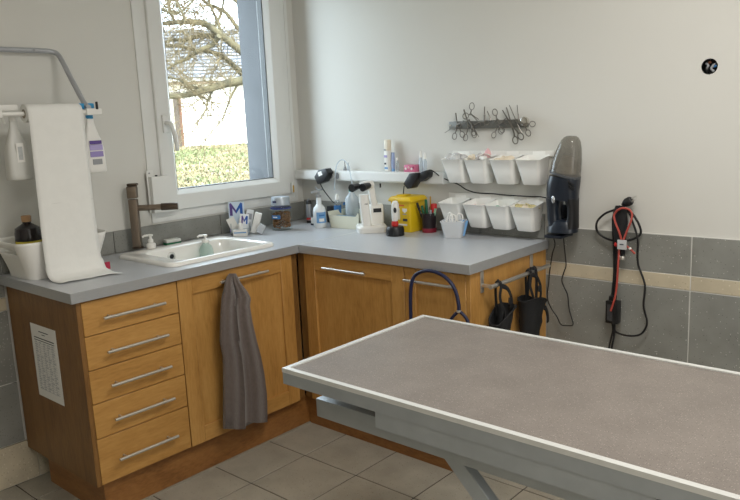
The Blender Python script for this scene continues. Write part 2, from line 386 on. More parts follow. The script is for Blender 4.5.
ob('sash', prof_frame([(0, -.05), (0, .017), (.004, .021), (.072, .021), (.076, .018), (.097, -.006), (.097, -.05)], SY0, SY1, SZ0, SZ1), pvc, wn)
ob('gasket', prof_frame([(.094, -.004), (.1005, -.008), (.1005, -.045), (.094, -.045)], SY0, SY1, SZ0, SZ1), pvc_s, wn)
bx('pane', gl, wn, -.024, -.014, SY0 + .095, SY1 - .095, SZ0 + .095, SZ1 - .095)
# handle on the left stile of the sash
hy, hz = -.885, 1.47
hp = bx('window_handle', pvc, wn, .0205, .031, hy - .016, hy + .016, hz - .04, hz + .045, .006, 3)
tb('handle_lever', pvc, hp, [(.026, hy, hz + .005), (.06, hy, hz + .005), (.064, hy + .006, hz - .004), (.064, hy + .022, hz - .06), (.06, hy + .03, hz - .125)], .0105, 10, 3)
hg = bx('hinge', pvc, wn, .008, .03, -.108, -.092, 1.06, 1.12, .005, 3)
bx('hinge_pin', ochre, hg, .027, .034, -.104, -.096, 1.064, 1.104, .003, 2)
# white locking box on the lower corner of the sash
bm = BM(); poly = []
a0, a1 = PX(151.5, 207, .05), PX(176, 172, .05)
y0, y1, z0, z1 = PX(152.5, 190, .055).y, PX(176.5, 190, .055).y, 1.062, PX(166, 175.5, .055).z
pts = [(y0, z0), (y1, z0), (y1, z1 - .045)] + [(y1 - .05 + .05 * math.cos(a), z1 - .05 + .05 * math.sin(a)) for a in (.2, .5, .8, 1.1, 1.4)] + [(y0, z1)]
prism(bm, [Vector((.022, y, z)) for y, z in pts], (.034, 0, 0)); bevel(bm, .006, 2)
lb = ob('window_lock_box', bm, pvc, wn, smooth=SM)
bx('box_back_plate', pvc, lb, .022, .027, y0 - .006, y0 + .03, z0, z1 + .028, .002, 2)
la('lock_button', black, lb, [(.0, 0), (.006, 0), (.006, .006), (.0, .008)], (.04, y0 + .036, z1 - .001), 12)
la('fixing_screw', greyp, lb, [(.0, 0), (.004, 0), (.004, .002), (0, .003)], (.027, y0 + .008, z1 + .016), 10, (1, 0, 0))

# ---- outdoors: lawn rising to a low house, bare tree
VD = Vector((-.8, .6, 0)); VS = Vector((.6, .8, 0))          # away from the window / sideways
def ground_z(s): return .1 + .0277 * (s - 4) if s > 4 else .1 - .02 * (4 - s)
def OUT(s, t, z): p = Vector((CAM.x, CAM.y, 0)) + VD * s + VS * t; p.z = z; return p
bm = BM(); rows = [4.9, 8, 12, 14, 17, 20, 23, 25, 26, 28, 40]; G = []
for s in rows:
    G.append([bm.verts.new(OUT(s, t, ground_z(min(s, 26)) + (.03 * noise.noise((s, t, 0)) if s < 25 else 0))) for t in range(-24, 25, 2)])
for a, b in zip(G, G[1:]):
    for i in range(len(a) - 1): bm.faces.new((a[i], a[i + 1], b[i + 1], b[i]))
lawn_m = mat('lawn_soil', (104, 98, 78), .95, var=.35, vscale=1.6)
st(ob('ground_outside', bm, lawn_m, origin=OUT(15, 0, 0)))
bm = BM(); cols = 0
gm = [mat('grass_green', (98, 104, 66), .9, var=.35, vscale=.8), mat('grass_straw', (128, 118, 88), .9, var=.3, vscale=1.2), mat('fallen_leaf_brown', (112, 94, 82), .9, var=.3, vscale=2)]
rnd = random.Random(3)
for _ in range(32000):
    s = 11.5 + 14.3 * rnd.random() ** 1.2; t = -4.5 + 8.5 * rnd.random(); k = rnd.random()
    base = OUT(s, t, ground_z(s)); ty = 1 if noise.noise((s * .5, t * .7, 3)) + .5 * rnd.random() > .2 else 0
    if k < .3: ty = 2
    h = (.03 + .06 * rnd.random()) if ty < 2 else .025; wd = .015 + .035 * rnd.random(); a = rnd.random() * 6.28
    sd = Vector((math.cos(a), math.sin(a), 0)) * wd; lean = Vector((rnd.uniform(-.06, .06), rnd.uniform(-.06, .06), h))
    v = [bm.verts.new(base - sd), bm.verts.new(base + sd), bm.verts.new(base + sd * .3 + lean)]
    f = bm.faces.new(v); f.material_index = ty
go = ob('lawn_grass', bm, None, origin=OUT(15, 0, 0), norm=False)
for m_ in gm: go.data.materials.append(m_)
tag(go, 'patchy green and straw coloured grass with fallen leaves outside the window', 'grass', kind='stuff')
# house
HS = 26.2; gz = ground_z(26); ez = 1.467 + .0545 * HS
hs = thing('house', OUT(HS, 0, gz), 'low white rendered house with a pale tiled roof across the lawn', 'house')
render_m = mat('white_render', (240, 234, 220), .9, var=.03, vscale=.6)
def obx(name, m_, par, s0, s1, t0, t1, z0, z1):
    bm = BM(); v = [bm.verts.new(OUT(s, t, z)) for s in (s0, s1) for t in (t0, t1) for z in (z0, z1)]
    for f in ((0, 1, 3, 2), (4, 6, 7, 5), (0, 4, 5, 1), (2, 3, 7, 6), (0, 2, 6, 4), (1, 5, 7, 3)): bm.faces.new([v[i] for i in f])
    return ob(name, bm, m_, par)
obx('house_wall', render_m, hs, HS, HS + 7, -7, 9, gz - .3, ez + .05)
wood_o = mat('weathered_wood', (70, 60, 50), .8, var=.2, vscale=4)
def t_at(u, s):  # sideways offset of a pixel column at a distance
    d = ray(u, 120); d.z = 0; k = s / (d.dot(VD)); return (d * k).dot(VS)
ta, tb_ = t_at(166, HS), t_at(176, HS)
dr = obx('barn_door', mat('beige_boards', (196, 184, 160), .8, var=.12, vscale=4), hs, HS - .06, HS, ta - .5, tb_, gz, ez - .35)
obx('door_post', wood_o, dr, HS - .14, HS - .02, tb_ - .03, tb_ + .13, gz, ez - .35)
obx('door_post', mat('rust_brown_wood', (96, 64, 48), .8, var=.15), dr, HS - .1, HS - .02, tb_ + .13, tb_ + .22, gz, ez - .35)
obx('fascia', mat('fascia_wood', (150, 128, 104), .8, var=.15), hs, HS - .55, HS - .48, -7.3, 9.3, ez - .12, ez + .06)
obx('gutter', mat('zinc', (150, 148, 140), .5, .5, var=.1), hs, HS - .66, HS - .55, -7.3, 9.3, ez - .04, ez + .06)
obx('soffit', mat('soffit_board', (190, 170, 140), .8, var=.1), hs, HS - .55, HS, -7.3, 9.3, ez + .03, ez + .05)
rf_m = mat('roof_slate_pale', (92, 94, 100), .7, var=.25, vscale=2.5)
rf = None; pitch = math.radians(27); nrow = 15; lrow = .3
bm = BM(); p0 = (HS - .6, ez + .06)
v = [bm.verts.new(OUT(s, t, z)) for s, z in ((p0[0], p0[1] - .04), (p0[0] + nrow * lrow * math.cos(pitch), p0[1] + nrow * lrow * math.sin(pitch) - .04), (HS + 9, p0[1] - .3)) for t in (-7.3, 9.3)]
bm.faces.new((v[0], v[1], v[3], v[2])); bm.faces.new((v[2], v[3], v[5], v[4])); rf = ob('roof', bm, rf_m, hs)
slate = None
for r in range(nrow):
    for c in range(-9, 7):
        wt = .62; t0 = c * wt + (.31 if r % 2 else 0); s0 = p0[0] + r * lrow * math.cos(pitch); z0 = p0[1] + r * lrow * math.sin(pitch)
        base = OUT(s0, t0, z0)
        if slate: share(slate, base, rf)
        else:
            bm = BM(); e = Vector((0, 0, 1)); al = VD * math.cos(pitch) + e * math.sin(pitch); nn = e * math.cos(pitch) - VD * math.sin(pitch)
            pp = [base + VS * .01 + nn * .045, base + VS * (wt - .01) + nn * .045, base + VS * (wt - .01) + al * .33, base + VS * .01 + al * .33]
            prism(bm, pp, -nn * .035); slate = ob('roof_slate', bm, rf_m, rf, origin=base)
# tree: boughs follow the crown seen through the window, standing about 9 m off
bark = mat('lichened_bark', (80, 73, 52), .95, var=.45, vscale=5, bump=.5, bscale=30)
bark2 = mat('twig_bark', (92, 80, 56), .95, var=.3, vscale=6)
TS = 12.0
def TP(u, v, ds=0): d = ray(u, v); k = (TS + ds) / d.dot(VD); return CAM + d * k
base = OUT(TS, t_at(312, TS), 0); base.z = ground_z(TS) - .1
tr = thing('bare_tree', base, 'bare winter tree with lichened boughs spreading outside the window', 'tree')
fork = TP(308, 60)
tb('trunk', bark, tr, [base, base + Vector((.05, .02, .8)), fork, fork + Vector((.1, .2, 1.4)), fork + Vector((-.2, .1, 2.6))], lambda t: .24 - .17 * t, 10, 4)
bough = [([(308, 60), (262, 66), (240, 50), (219, 34), (205, 24), (190, 22), (170, 23), (150, 25)], .075, .03, 0),
         ([(308, 80), (262, 72), (244, 80), (225, 84), (205, 90), (186, 95), (165, 97), (150, 100)], .085, .03, -.5),
         ([(240, 50), (228, 40), (217, 36), (200, 36), (186, 40), (172, 40), (155, 45)], .05, .02, .2),
         ([(219, 36), (212, 45), (200, 50), (188, 58), (175, 64), (160, 74)], .045, .018, -.2),
         ([(246, 78), (234, 66), (222, 56), (208, 51), (196, 50), (178, 46), (160, 46)], .05, .02, .3),
         ([(222, 34), (216, 18), (210, 4), (206, -20)], .03, .012, 0), ([(215, 28), (222, 10), (226, -15)], .028, .012, .2),
         ([(175, 23), (170, 10), (166, -10)], .028, .012, 0), ([(262, 40), (240, 30), (225, 12), (205, 2), (190, -15)], .04, .02, .4),
         ([(205, 90), (190, 86), (180, 80), (165, 76)], .03, .012, -.4), ([(186, 22), (180, 8), (172, -4), (158, -12)], .025, .01, -.3),
         ([(240, 80), (232, 95), (226, 110), (222, 122)], .022, .008, -.4), ([(215, 86), (208, 100), (205, 112), (196, 124)], .018, .006, -.5),
         ([(300, 20), (262, 12), (240, 4), (226, -8)], .05, .025, .5), ([(160, 8), (175, 14), (190, 4), (200, -8)], .022, .01, -.2)]
tips = []
for P, r0, r1, ds in bough:
    pts = catmull([TP(u, v, ds + .25 * noise.noise((u * .05, v * .05, ds))) for u, v in P], 5)
    tb('bough', bark, tr, pts, lambda t, r0=r0, r1=r1: r0 + (r1 - r0) * t, 7); tips.append(pts)
rnd = random.Random(11); bm = BM()
def twig(p, d, L, r, lev):
    n = 4; pts = [p]
    for i in range(n):
        d = (d + Vector((rnd.uniform(-.35, .35), rnd.uniform(-.35, .35), rnd.uniform(-.3, .32)))).normalized(); p = p + d * L / n; pts.append(p)
    tube(bm, pts, lambda t: r * (1 - .7 * t), 4)
    if lev:
        for _ in range(3): twig(rnd.choice(pts[1:]), (d + Vector((rnd.uniform(-1, 1), rnd.uniform(-1, 1), rnd.uniform(-.8, .8)))).normalized(), L * .6, r * .65, lev - 1)
for pts in tips:
    for k in range(20):
        p = rnd.choice(pts[2:]); twig(p, (VS * rnd.uniform(-1, .5) + VD * rnd.uniform(-.5, .5) + Vector((0, 0, rnd.uniform(-.9, 1)))).normalized(), rnd.uniform(.35, 1.0), .0075, 2)
tag(ob('twigs', bm, bark2, tr, norm=False), kind='stuff')

# ================================================================== CABINETS AND WORKTOPS
D1, D2, L1, L2, H, TH = .619, .630, -1.720, 1.556, .90, .038
FX, FY, ZB, ZT = .600, -.611, .149, H - TH
SKX0, SKX1, SKY0, SKY1 = .115, .545, -1.262, -.690     # sink outline
wt = thing('worktop', (.3, -.86, ZT), 'long grey laminate worktop along the window wall with the sink let in', 'worktop')
bm = BM(); c = .02
for a in ((.012, D1 - .003, L1 + .003, SKY0 + c), (.012, D1 - .003, SKY1 - c, -.012), (.012, SKX0 + c, SKY0 + c, SKY1 - c), (SKX1 - c, D1 - .003, SKY0 + c, SKY1 - c)):
    box(bm, a[0], a[1], a[2], a[3], ZT, H)
ob('slab', bm, lam, wt)
bx('edge_strip', alu, wt, D1 - .003, D1, L1, -D2 - .001, ZT, H, .0006, 1); bx('edge_strip', alu, wt, .012, D1 - .003, L1, L1 + .003, ZT, H)
bx('joint_strip', alu_rim, wt, D1 - .003, D1 + .001, -D2, -.012, H - .01, H + .0006)
wt = thing('worktop', (1.09, -.31, ZT), 'shorter grey laminate worktop under the white wall bins', 'worktop')
bx('slab', lam, wt, D1 + .0012, L2 - .003, -D2 + .003, -.012, ZT, H)
bx('edge_strip', alu, wt, D1 + .0012, L2, -D2, -D2 + .003, ZT, H, .0006, 1); bx('edge_strip', alu, wt, L2 - .003, L2, -D2 + .003, -.012, ZT, H, .0006, 1)

def bar_handle(parent, a, b, out):   # bar between a and b, two stand-offs towards -out
    a, b, out = Vector(a), Vector(b), Vector(out); d = (b - a).normalized()
    bm = tube(BM(), [a, b], .006, 12)
    for e in (a + d * .032, b - d * .032): tube(bm, [e, e - out * .029], .0045, 8)
    return ob('handle', bm, steel, parent, smooth=.8)
# drawer unit
cab = thing('drawer_cabinet', (.3, -1.487, ZB), 'oak cabinet of five drawers at the free end of the window worktop', 'cabinet')
bx('carcass', carc, cab, .02, .580, -1.678, -1.279, ZB, ZT - .001)
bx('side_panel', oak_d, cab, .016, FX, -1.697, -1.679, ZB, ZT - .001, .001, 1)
zs = [ZT - .006, .727, .598, .468, .332, ZB]
for z1, z0 in zip(zs, zs[1:]):
    dr = bx('drawer', oak_y, cab, .581, FX, -1.6775, -1.2795, z0 + .0015, z1 - .0015, .0015, 1)
    zc = (z0 + z1) / 2
    bar_handle(dr, (FX + .03, -1.612, zc - .004), (FX + .03, -1.354, zc - .004), (1, 0, 0))
# frame-and-panel doors
def door_x(par, y0, y1, z0, z1, st_=.068):   # faces +x
    d = thing('door', (FX - .01, (y0 + y1) / 2, z0), None, None); d.parent = par; d.location = WO[d] - WO[par]
    for a, b in ((y0, y0 + st_), (y1 - st_, y1)): bx('stile', oak_z, d, .580, FX, a, b, z0, z1, .0015, 1)
    for a, b in ((z0, z0 + st_), (z1 - st_, z1)): bx('rail', oak_y, d, .580, FX, y0 + st_, y1 - st_, a, b, .0012, 1)
    bx('panel', oak_z, d, .580, FX - .010, y0 + st_ - .002, y1 - st_ + .002, z0 + st_ - .002, z1 - st_ + .002)
    return d
def door_y(par, x0, x1, z0, z1, st_=.068):   # faces -y
    d = thing('door', ((x0 + x1) / 2, FY + .01, z0), None, None); d.parent = par; d.location = WO[d] - WO[par]
    for a, b in ((x0, x0 + st_), (x1 - st_, x1)): bx('stile', oak_z, d, a, b, FY, FY + .02, z0, z1, .0015, 1)
    for a, b in ((z0, z0 + st_), (z1 - st_, z1)): bx('rail', oak_x, d, x0 + st_, x1 - st_, FY, FY + .02, a, b, .0012, 1)
    bx('panel', oak_z, d, x0 + st_ - .002, x1 - st_ + .002, FY + .010, FY + .02, z0 + st_ - .002, z1 - st_ + .002)
    return d
cab = thing('sink_cabinet', (.3, -.97, ZB), 'oak cabinet with one panelled door under the sink', 'cabinet')
bm = BM(); box(bm, .02, .579, -1.277, -1.262, ZB, ZT - .001); box(bm, .02, .579, -.676, -.661, ZB, ZT - .001); box(bm, .02, .579, -1.262, -.676, ZB, ZB + .016); box(bm, .02, .03, -1.262, -.676, ZB, .7)
ob('carcass', bm, carc, cab)
d = door_x(cab, -1.2755, -.6605, ZB, ZT - .006); bar_handle(d, (FX + .03, -1.088, .815), (FX + .03, -.828, .815), (1, 0, 0))
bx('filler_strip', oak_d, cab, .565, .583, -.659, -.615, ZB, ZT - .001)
cab = thing('corner_cabinet', (.93, -.3, ZB), 'oak cabinet with a wide panelled door beside the inner corner', 'cabinet')
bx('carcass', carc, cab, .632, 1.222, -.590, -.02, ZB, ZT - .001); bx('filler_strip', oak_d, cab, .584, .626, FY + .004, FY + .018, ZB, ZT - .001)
d = door_y(cab, .6275, 1.2205, ZB, ZT - .006); bar_handle(d, (.776, FY - .03, .808), (1.030, FY - .03, .808), (0, -1, 0))
cab = thing('narrow_cabinet', (1.385, -.3, ZB), 'narrow oak cabinet with the rail on its end panel', 'cabinet')
bx('carcass', carc, cab, 1.2235, 1.524, -.590, -.02, ZB, ZT - .001); bx('end_panel', oak_z, cab, 1.5255, 1.5445, FY, -.014, ZB, ZT - .001, .001, 1)
d = door_y(cab, 1.2235, 1.5235, ZB, ZT - .006, .055); bar_handle(d, (1.243, FY - .03, .808), (1.492, FY - .03, .808), (0, -1, 0))
# plinths
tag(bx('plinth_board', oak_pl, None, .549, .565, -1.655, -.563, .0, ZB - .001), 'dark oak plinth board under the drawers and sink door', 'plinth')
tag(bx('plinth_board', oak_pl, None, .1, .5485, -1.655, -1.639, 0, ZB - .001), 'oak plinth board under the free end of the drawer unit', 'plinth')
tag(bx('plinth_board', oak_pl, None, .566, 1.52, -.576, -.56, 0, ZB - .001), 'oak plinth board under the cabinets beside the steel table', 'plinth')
tag(bx('sealant_strip', mat('old_sealant', (150, 142, 126), .7, var=.1), None, .5655, .571, -1.655, -.577, 0, .006), 'thin pale sealant strip along the foot of the sink side plinth', 'trim')

# printed sheet on the end panel
sh = thing('printed_sheet', (.308, -1.6978, .424), 'white printed sheet taped to the end panel of the drawer cabinet', 'paper')
bx('sheet', paper, sh, .203, .413, -1.6988, -1.6975, .428, .727)
bm = BM(); rnd = random.Random(5); yy = -1.6992
box(bm, .27, .35, yy, yy + .0003, .700, .7035); box(bm, .295, .32, yy, yy + .0003, .690, .693)
box(bm, .225, .392, yy, yy + .0003, .672, .676); box(bm, .225, .392, yy, yy + .0003, .663, .666)
ob('heading_print', bm, ink_d, sh)
bm = BM()
for i in range(21):
    z = .652 - i * .0096
    box(bm, .225, .392, yy, yy + .0003, z, z + .0009)
    for j in range(5):
        x = .228 + j * .034; box(bm, x, x + rnd.uniform(.006, .026), yy, yy + .0003, z + .0028, z + .0056)
ob('table_print', bm, ink, sh)

# ================================================================== SINK AND TAP
sk = thing('sink', ((SKX0 + SKX1) / 2, (SKY0 + SKY1) / 2, .76), 'white inset sink with a raised rim in the long worktop', 'sink')
cx, cy, hx, hy = (SKX0 + SKX1) / 2, (SKY0 + SKY1) / 2, (SKX1 - SKX0) / 2, (SKY1 - SKY0) / 2
bx0, bx1, by0, by1 = SKX0 + .075, SKX1 - .032, SKY0 + .085, SKY1 - .035
bcx, bcy, bhx, bhy = (bx0 + bx1) / 2, (by0 + by1) / 2, (bx1 - bx0) / 2, (by1 - by0) / 2
bm = BM()
loft(bm, [rrect(cx, cy, H + .0005, hx, hy, .045, 6), rrect(cx, cy, H + .009, hx, hy, .045, 6), rrect(cx, cy, H + .016, hx - .006, hy - .006, .042, 6), rrect(cx, cy, H + .017, hx - .014, hy - .014, .038, 6),
          rrect(bcx, bcy, H + .014, bhx + .006, bhy + .006, .06, 6), rrect(bcx, bcy, H + .008, bhx, bhy, .056, 6), rrect(bcx, bcy, H - .05, bhx - .006, bhy - .006, .055, 6), rrect(bcx, bcy, .785, bhx - .02, bhy - .02, .05, 6), rrect(bcx, bcy, .772, bhx - .05, bhy - .05, .04, 6)], (False, True))
ob('basin', bm, ceram, sk, smooth=.9)
p = PX(172, 256.5, bx0 + .008); 
bm = lathe(BM(), [(.021, -.004), (.021, .002), (.018, .004), (.012, .004), (.011, .0005)], (bx0 + .0035, p.y, p.z), 20, (1, 0, -.08)); ov = ob('overflow', bm, steel, sk, smooth=SM)
la('overflow_hole', black, ov, [(0.0, 0), (.0115, 0), (.0115, .0022), (0, .0024)], (bx0 + .0035, p.y, p.z), 16, (1, 0, -.08))
la('drain', steel, sk, [(0, 0), (.04, 0), (.038, .003), (.02, .0005), (0, .0005)], (bcx, bcy, .772), 20)
p = PZ(137, 247.6, .917); tx, ty = p.x + .012, p.y - .002
p2 = PX(178, 207.5, .2); dv = Vector((p2.x - tx, p2.y - ty, 0)); ang = math.atan2(dv.y, dv.x)
tp = thing('mixer_tap', (tx, ty, .917), 'bronze coloured square mixer tap with a long straight spout', 'tap')
Mt = Matrix.Translation((tx, ty, .917)) @ Matrix.Rotation(ang, 4, 'Z')
bm = box(BM(), -.019, .019, -.019, .019, 0, .225, Mt); bevel(bm, .003, 2); ob('column', bm, bronze, tp, smooth=SM)
bm = lathe(BM(), [(.026, 0), (.026, .006), (.022, .009), (0, .009)], (tx, ty, .9165), 20); ob('base_ring', bm, bronze_d, tp, smooth=SM)
bm = box(BM(), -.021, .021, -.021, .021, .23, .285, Mt); bevel(bm, .004, 2); hd = ob('cartridge_head', bm, bronze, tp, smooth=SM)
bm = box(BM(), -.018, .026, -.0185, .0185, .286, .297, Mt); bevel(bm, .003, 2); ob('lever', bm, bronze_d, hd, smooth=SM)
sl = dv.length
bm = tube(BM(), [Mt @ Vector((.019, 0, .184)), Mt @ Vector((sl * .62, 0, .184))], .0135, 14); ob('spout', bm, bronze, tp, smooth=SM)
bm = tube(BM(), [Mt @ Vector((sl * .62, 0, .184)), Mt @ Vector((sl, 0, .184))], .0165, 14); bevel(bm, .002, 2); ob('spray_head', bm, bronze_d, tp, smooth=SM)
# soap pumps and scourer
def pump(loc, label, body, head_m, h, r, dirn):
    t = thing('soap_pump', loc, label, 'soap dispenser'); x, y, z = loc
    la('bottle', body, t, [(0, 0), (r * .94, 0), (r, .005), (r, h * .72), (r * .8, h * .86), (r * .45, h * .95), (r * .42, h), (0, h)], loc, 20)
    la('collar', head_m, t, [(0, 0), (r * .55, 0), (r * .55, .012), (.006, .018), (.006, .03), (0, .03)], (x, y, z + h), 14)
    d = Vector(dirn).normalized(); top = Vector((x, y, z + h + .033))
    bm = lathe(BM(), [(0, 0), (.011, 0), (.012, .006), (0, .009)], top - Vector((0, 0, .004)), 12); tube(bm, [top, top + d * .026, top + d * .036 - Vector((0, 0, .007))], .005, 8)
    ob('nozzle', bm, head_m, t, smooth=SM); return t
p = PZ(151, 243.5, H + .04)
pump((p.x, p.y, H + .0175), 'small white soap pump on the left deck of the sink', white, white, .028, .021, (-.4, -1, 0))
p = PZ(199.5, 236, .945)
soapl = clear('soap_liquid', (226, 238, 234), .22, .08)
pump((max(p.x, bx0 + .05), p.y, .787), 'clear soap pump bottle standing in the sink bowl', soapl, white, .132, .033, (-.5, -1, 0))
p = PZ(167.5, 243, H + .004); ma = Matrix.Translation((max(p.x, .045), p.y, H + .0005)) @ Matrix.Rotation(math.radians(80), 4, 'Z')
t = thing('scourer_sponge', ma.translation, 'small green and white scourer sponge on the worktop behind the sink', 'sponge')
bm = box(BM(), -.038, .038, -.022, .022, 0, .012, ma); bevel(bm, .003, 2); ob('green_pad', bm, green_sp, t, smooth=SM)
bm = box(BM(), -.037, .037, -.021, .021, .0123, .028, ma); bevel(bm, .005, 2); ob('white_pad', bm, mat('white_melamine', (226, 228, 222), .95, var=.05, vscale=80, bump=.4, bscale=250), t, smooth=SM)

# ================================================================== STEEL TABLE
TX0, TX1, TY0, TY1, TZ = 1.603, 2.93, -1.622, -.985, .80
tbx = thing('examination_table', (2.27, -1.3, 0), 'steel scissor-lift examination table with a taupe speckled top', 'table')
bm = BM(); rw = .016
for a in ((TX0, TX1, TY0, TY0 + rw), (TX0, TX1, TY1 - rw, TY1), (TX0, TX0 + rw, TY0 + rw, TY1 - rw), (TX1 - rw, TX1, TY0 + rw, TY1 - rw)): box(bm, *a, TZ - .012, TZ)
ob('rim', bm, alu_rim, tbx)
bx('top_panel', tabletop, tbx, TX0 + rw + .001, TX1 - rw - .001, TY0 + rw + .001, TY1 - rw - .001, TZ - .02, TZ - .0035)
bm = BM()
for a in ((TX0 + .001, TX1 - .001, TY0 + .001, TY0 + .006), (TX0 + .001, TX1 - .001, TY1 - .006, TY1 - .001), (TX0 + .001, TX0 + .006, TY0 + .006, TY1 - .006), (TX1 - .006, TX1 - .001, TY0 + .006, TY1 - .006)): box(bm, *a, TZ - .045, TZ - .0125)
box(bm, TX0 + .006, TX1 - .006, TY0 + .006, TY1 - .006, TZ - .028, TZ - .024)
ob('apron', bm, galv, tbx)
for y in (TY0 + .004, TY1 - .009): bx('side_skirt', galv, tbx, 1.935, 2.62, y, y + .005, .712, TZ - .0455)
for ya, yb in ((-1.552, -1.502), (-1.112, -1.062)):
    bm = box(BM(), 1.656, 2.78, ya, yb, .648, .702); bevel(bm, .004, 2); be = ob('upper_beam', bm, galv, tbx, smooth=SM)
    bm = tube(BM(), [(2.0, ya - .004, .695), (2.0, ya - .016, .695)], .006, 8); ob('bolt', bm, steel, be)
    bx('guide_rail', mat('dark_steel', (66, 68, 68), .5, .7, var=.05), be, 1.95, 2.62, ya - .03, ya + .0, .7025, .7115)
for i in range(3): bx('cross_member', galv, tbx, 1.70 + .45 * i, 1.75 + .45 * i, -1.502, -1.112, .655, .70)
def legbar(y, a, b, name='leg'):
    a, b = Vector((a[0], 0, a[1])), Vector((b[0], 0, b[1])); d = (b - a).normalized(); n = Vector((d.z, 0, -d.x)); wdt = .0215
    bm = BM(); prism(bm, [v + Vector((0, y, 0)) for v in (a + n * wdt, b + n * wdt, b - n * wdt, a - n * wdt)], (0, .03, 0)); bevel(bm, .002, 1); return ob(name, bm, galv, tbx, smooth=SM)
for y in (-1.548, -1.096): legbar(y, (2.09, .675), (2.66, .11))
for y in (-1.508, -1.136): legbar(y, (2.66, .675), (2.09, .11))
bm = tube(BM(), [(2.375, -1.56, .392), (2.375, -1.055, .392)], .014, 12); ob('pivot_shaft', bm, steel, tbx, smooth=SM)
bm = tube(BM(), [(2.20, -1.32, .16), (2.46, -1.32, .52)], .032, 14); ob('lift_cylinder', bm, black, tbx, smooth=SM)
for ya, yb in ((-1.556, -1.496), (-1.116, -1.056)): bx('base_rail', galv, tbx, 1.72, 2.82, ya, yb, .03, .115, .004)
for x in (1.78, 2.70): bx('base_cross_bar', galv, tbx, x, x + .06, -1.496, -1.116, .035, .1, .003)
for x in (1.76, 2.78):
    for y in (-1.526, -1.086): la('foot', black, tbx, [(0, 0), (.025, 0), (.025, .02), (.012, .03), (0, .03)], (x, y, 0), 14)

# ================================================================== HANGING CLOTH, LEASH, MUZZLES
# towel over the sink door handle: slices of a folded cloth
rows = [(273.5, 229, 236, 232), (277, 226.5, 238, 232), (283, 225, 241, 233), (291, 223, 247, 235), (298, 221.5, 251, 236), (306, 220.8, 250, 237), (322, 220, 252.5, 239), (341, 219.5, 257, 241.5), (356, 222.5, 261, 243), (374, 223, 264.5, 244.5), (394, 223, 267, 245.5), (412, 223, 267.5, 246), (428.5, 223, 267.5, 246)]
bm = BM(); rings = []; NS = 22
for i, (v, ul, ur, uc) in enumerate(rows):
    k = i / (len(rows) - 1); fr, bk = [], []
    for j in range(NS + 1):
        s = j / NS; u = ul + (ur - ul) * s
        amp = min(1, .25 + k * 1.6)
        fold = .012 * math.sin(s * 9 + .6 + k) * amp + .005 * math.sin(s * 23 + 2 * k)
        step = .024 if u < uc else -.008
        edge = math.sin(math.pi * min(1, max(0, s))) ** .35
        base = .643 + .006 * (1 - k)
        if i <= 1: x = .640 + .012 * edge
        else: x = base + edge * (.012 + step * amp * .9 + fold)
        vv = v
        if i == len(rows) - 1: vv = 429 - .3 * math.sin(s * 12) if u < uc else 422.4 + .5 * math.sin(s * 10)
        elif i == len(rows) - 2 and u >= uc: vv = v - 3
        pf = PX(u, vv, x); fr.append(pf)
        xb = .606 if i > 2 else .621
        xb = min(xb + (.004 if i > 2 else 0) * math.sin(s * 7), x - .006)
        bk.append(PX(u, vv, xb))
    rings.append(fr + list(reversed(bk)))
loft(bm, rings)
tw = ob('hand_towel', bm, towel_m, smooth=1.2)
tag(tw, 'taupe terry hand towel hanging folded from the sink door handle', 'towel')

# leash looped over the narrow door handle
yl = FY - .046
lp = [(411.5, 345), (410.8, 317), (410.5, 297), (411.6, 283), (415, 275.6), (422, 271.6), (432, 271.2), (443, 275.6), (451, 283), (456, 292.4), (458.6, 304), (459, 312)]
ls = thing('dog_leash', PY(435, 371, yl), 'navy blue cord leash looped over the narrow cabinet handle', 'leash')
tb('cord_loop', navy, ls, [PY(u, v, yl + (.006 if 3 < i < 8 else 0)) for i, (u, v) in enumerate(lp)], .0072, 10, 5)
for sd in (-1, 1): tb('cord_branch', navy, ls, [PY(459, 311, yl), PY(459 + sd * 4, 314.5, yl), PY(459 + sd * 8.5, 321, yl), PY(459 + sd * 10, 333, yl), PY(459 + sd * 7, 352, yl)], .0066, 10, 4)
la('cord_ring', steel, ls, [(.008, 0), (.0105, .002), (.0105, .008), (.008, .010)], PY(459, 311.5, yl) - Vector((0, 0, .004)), 14)

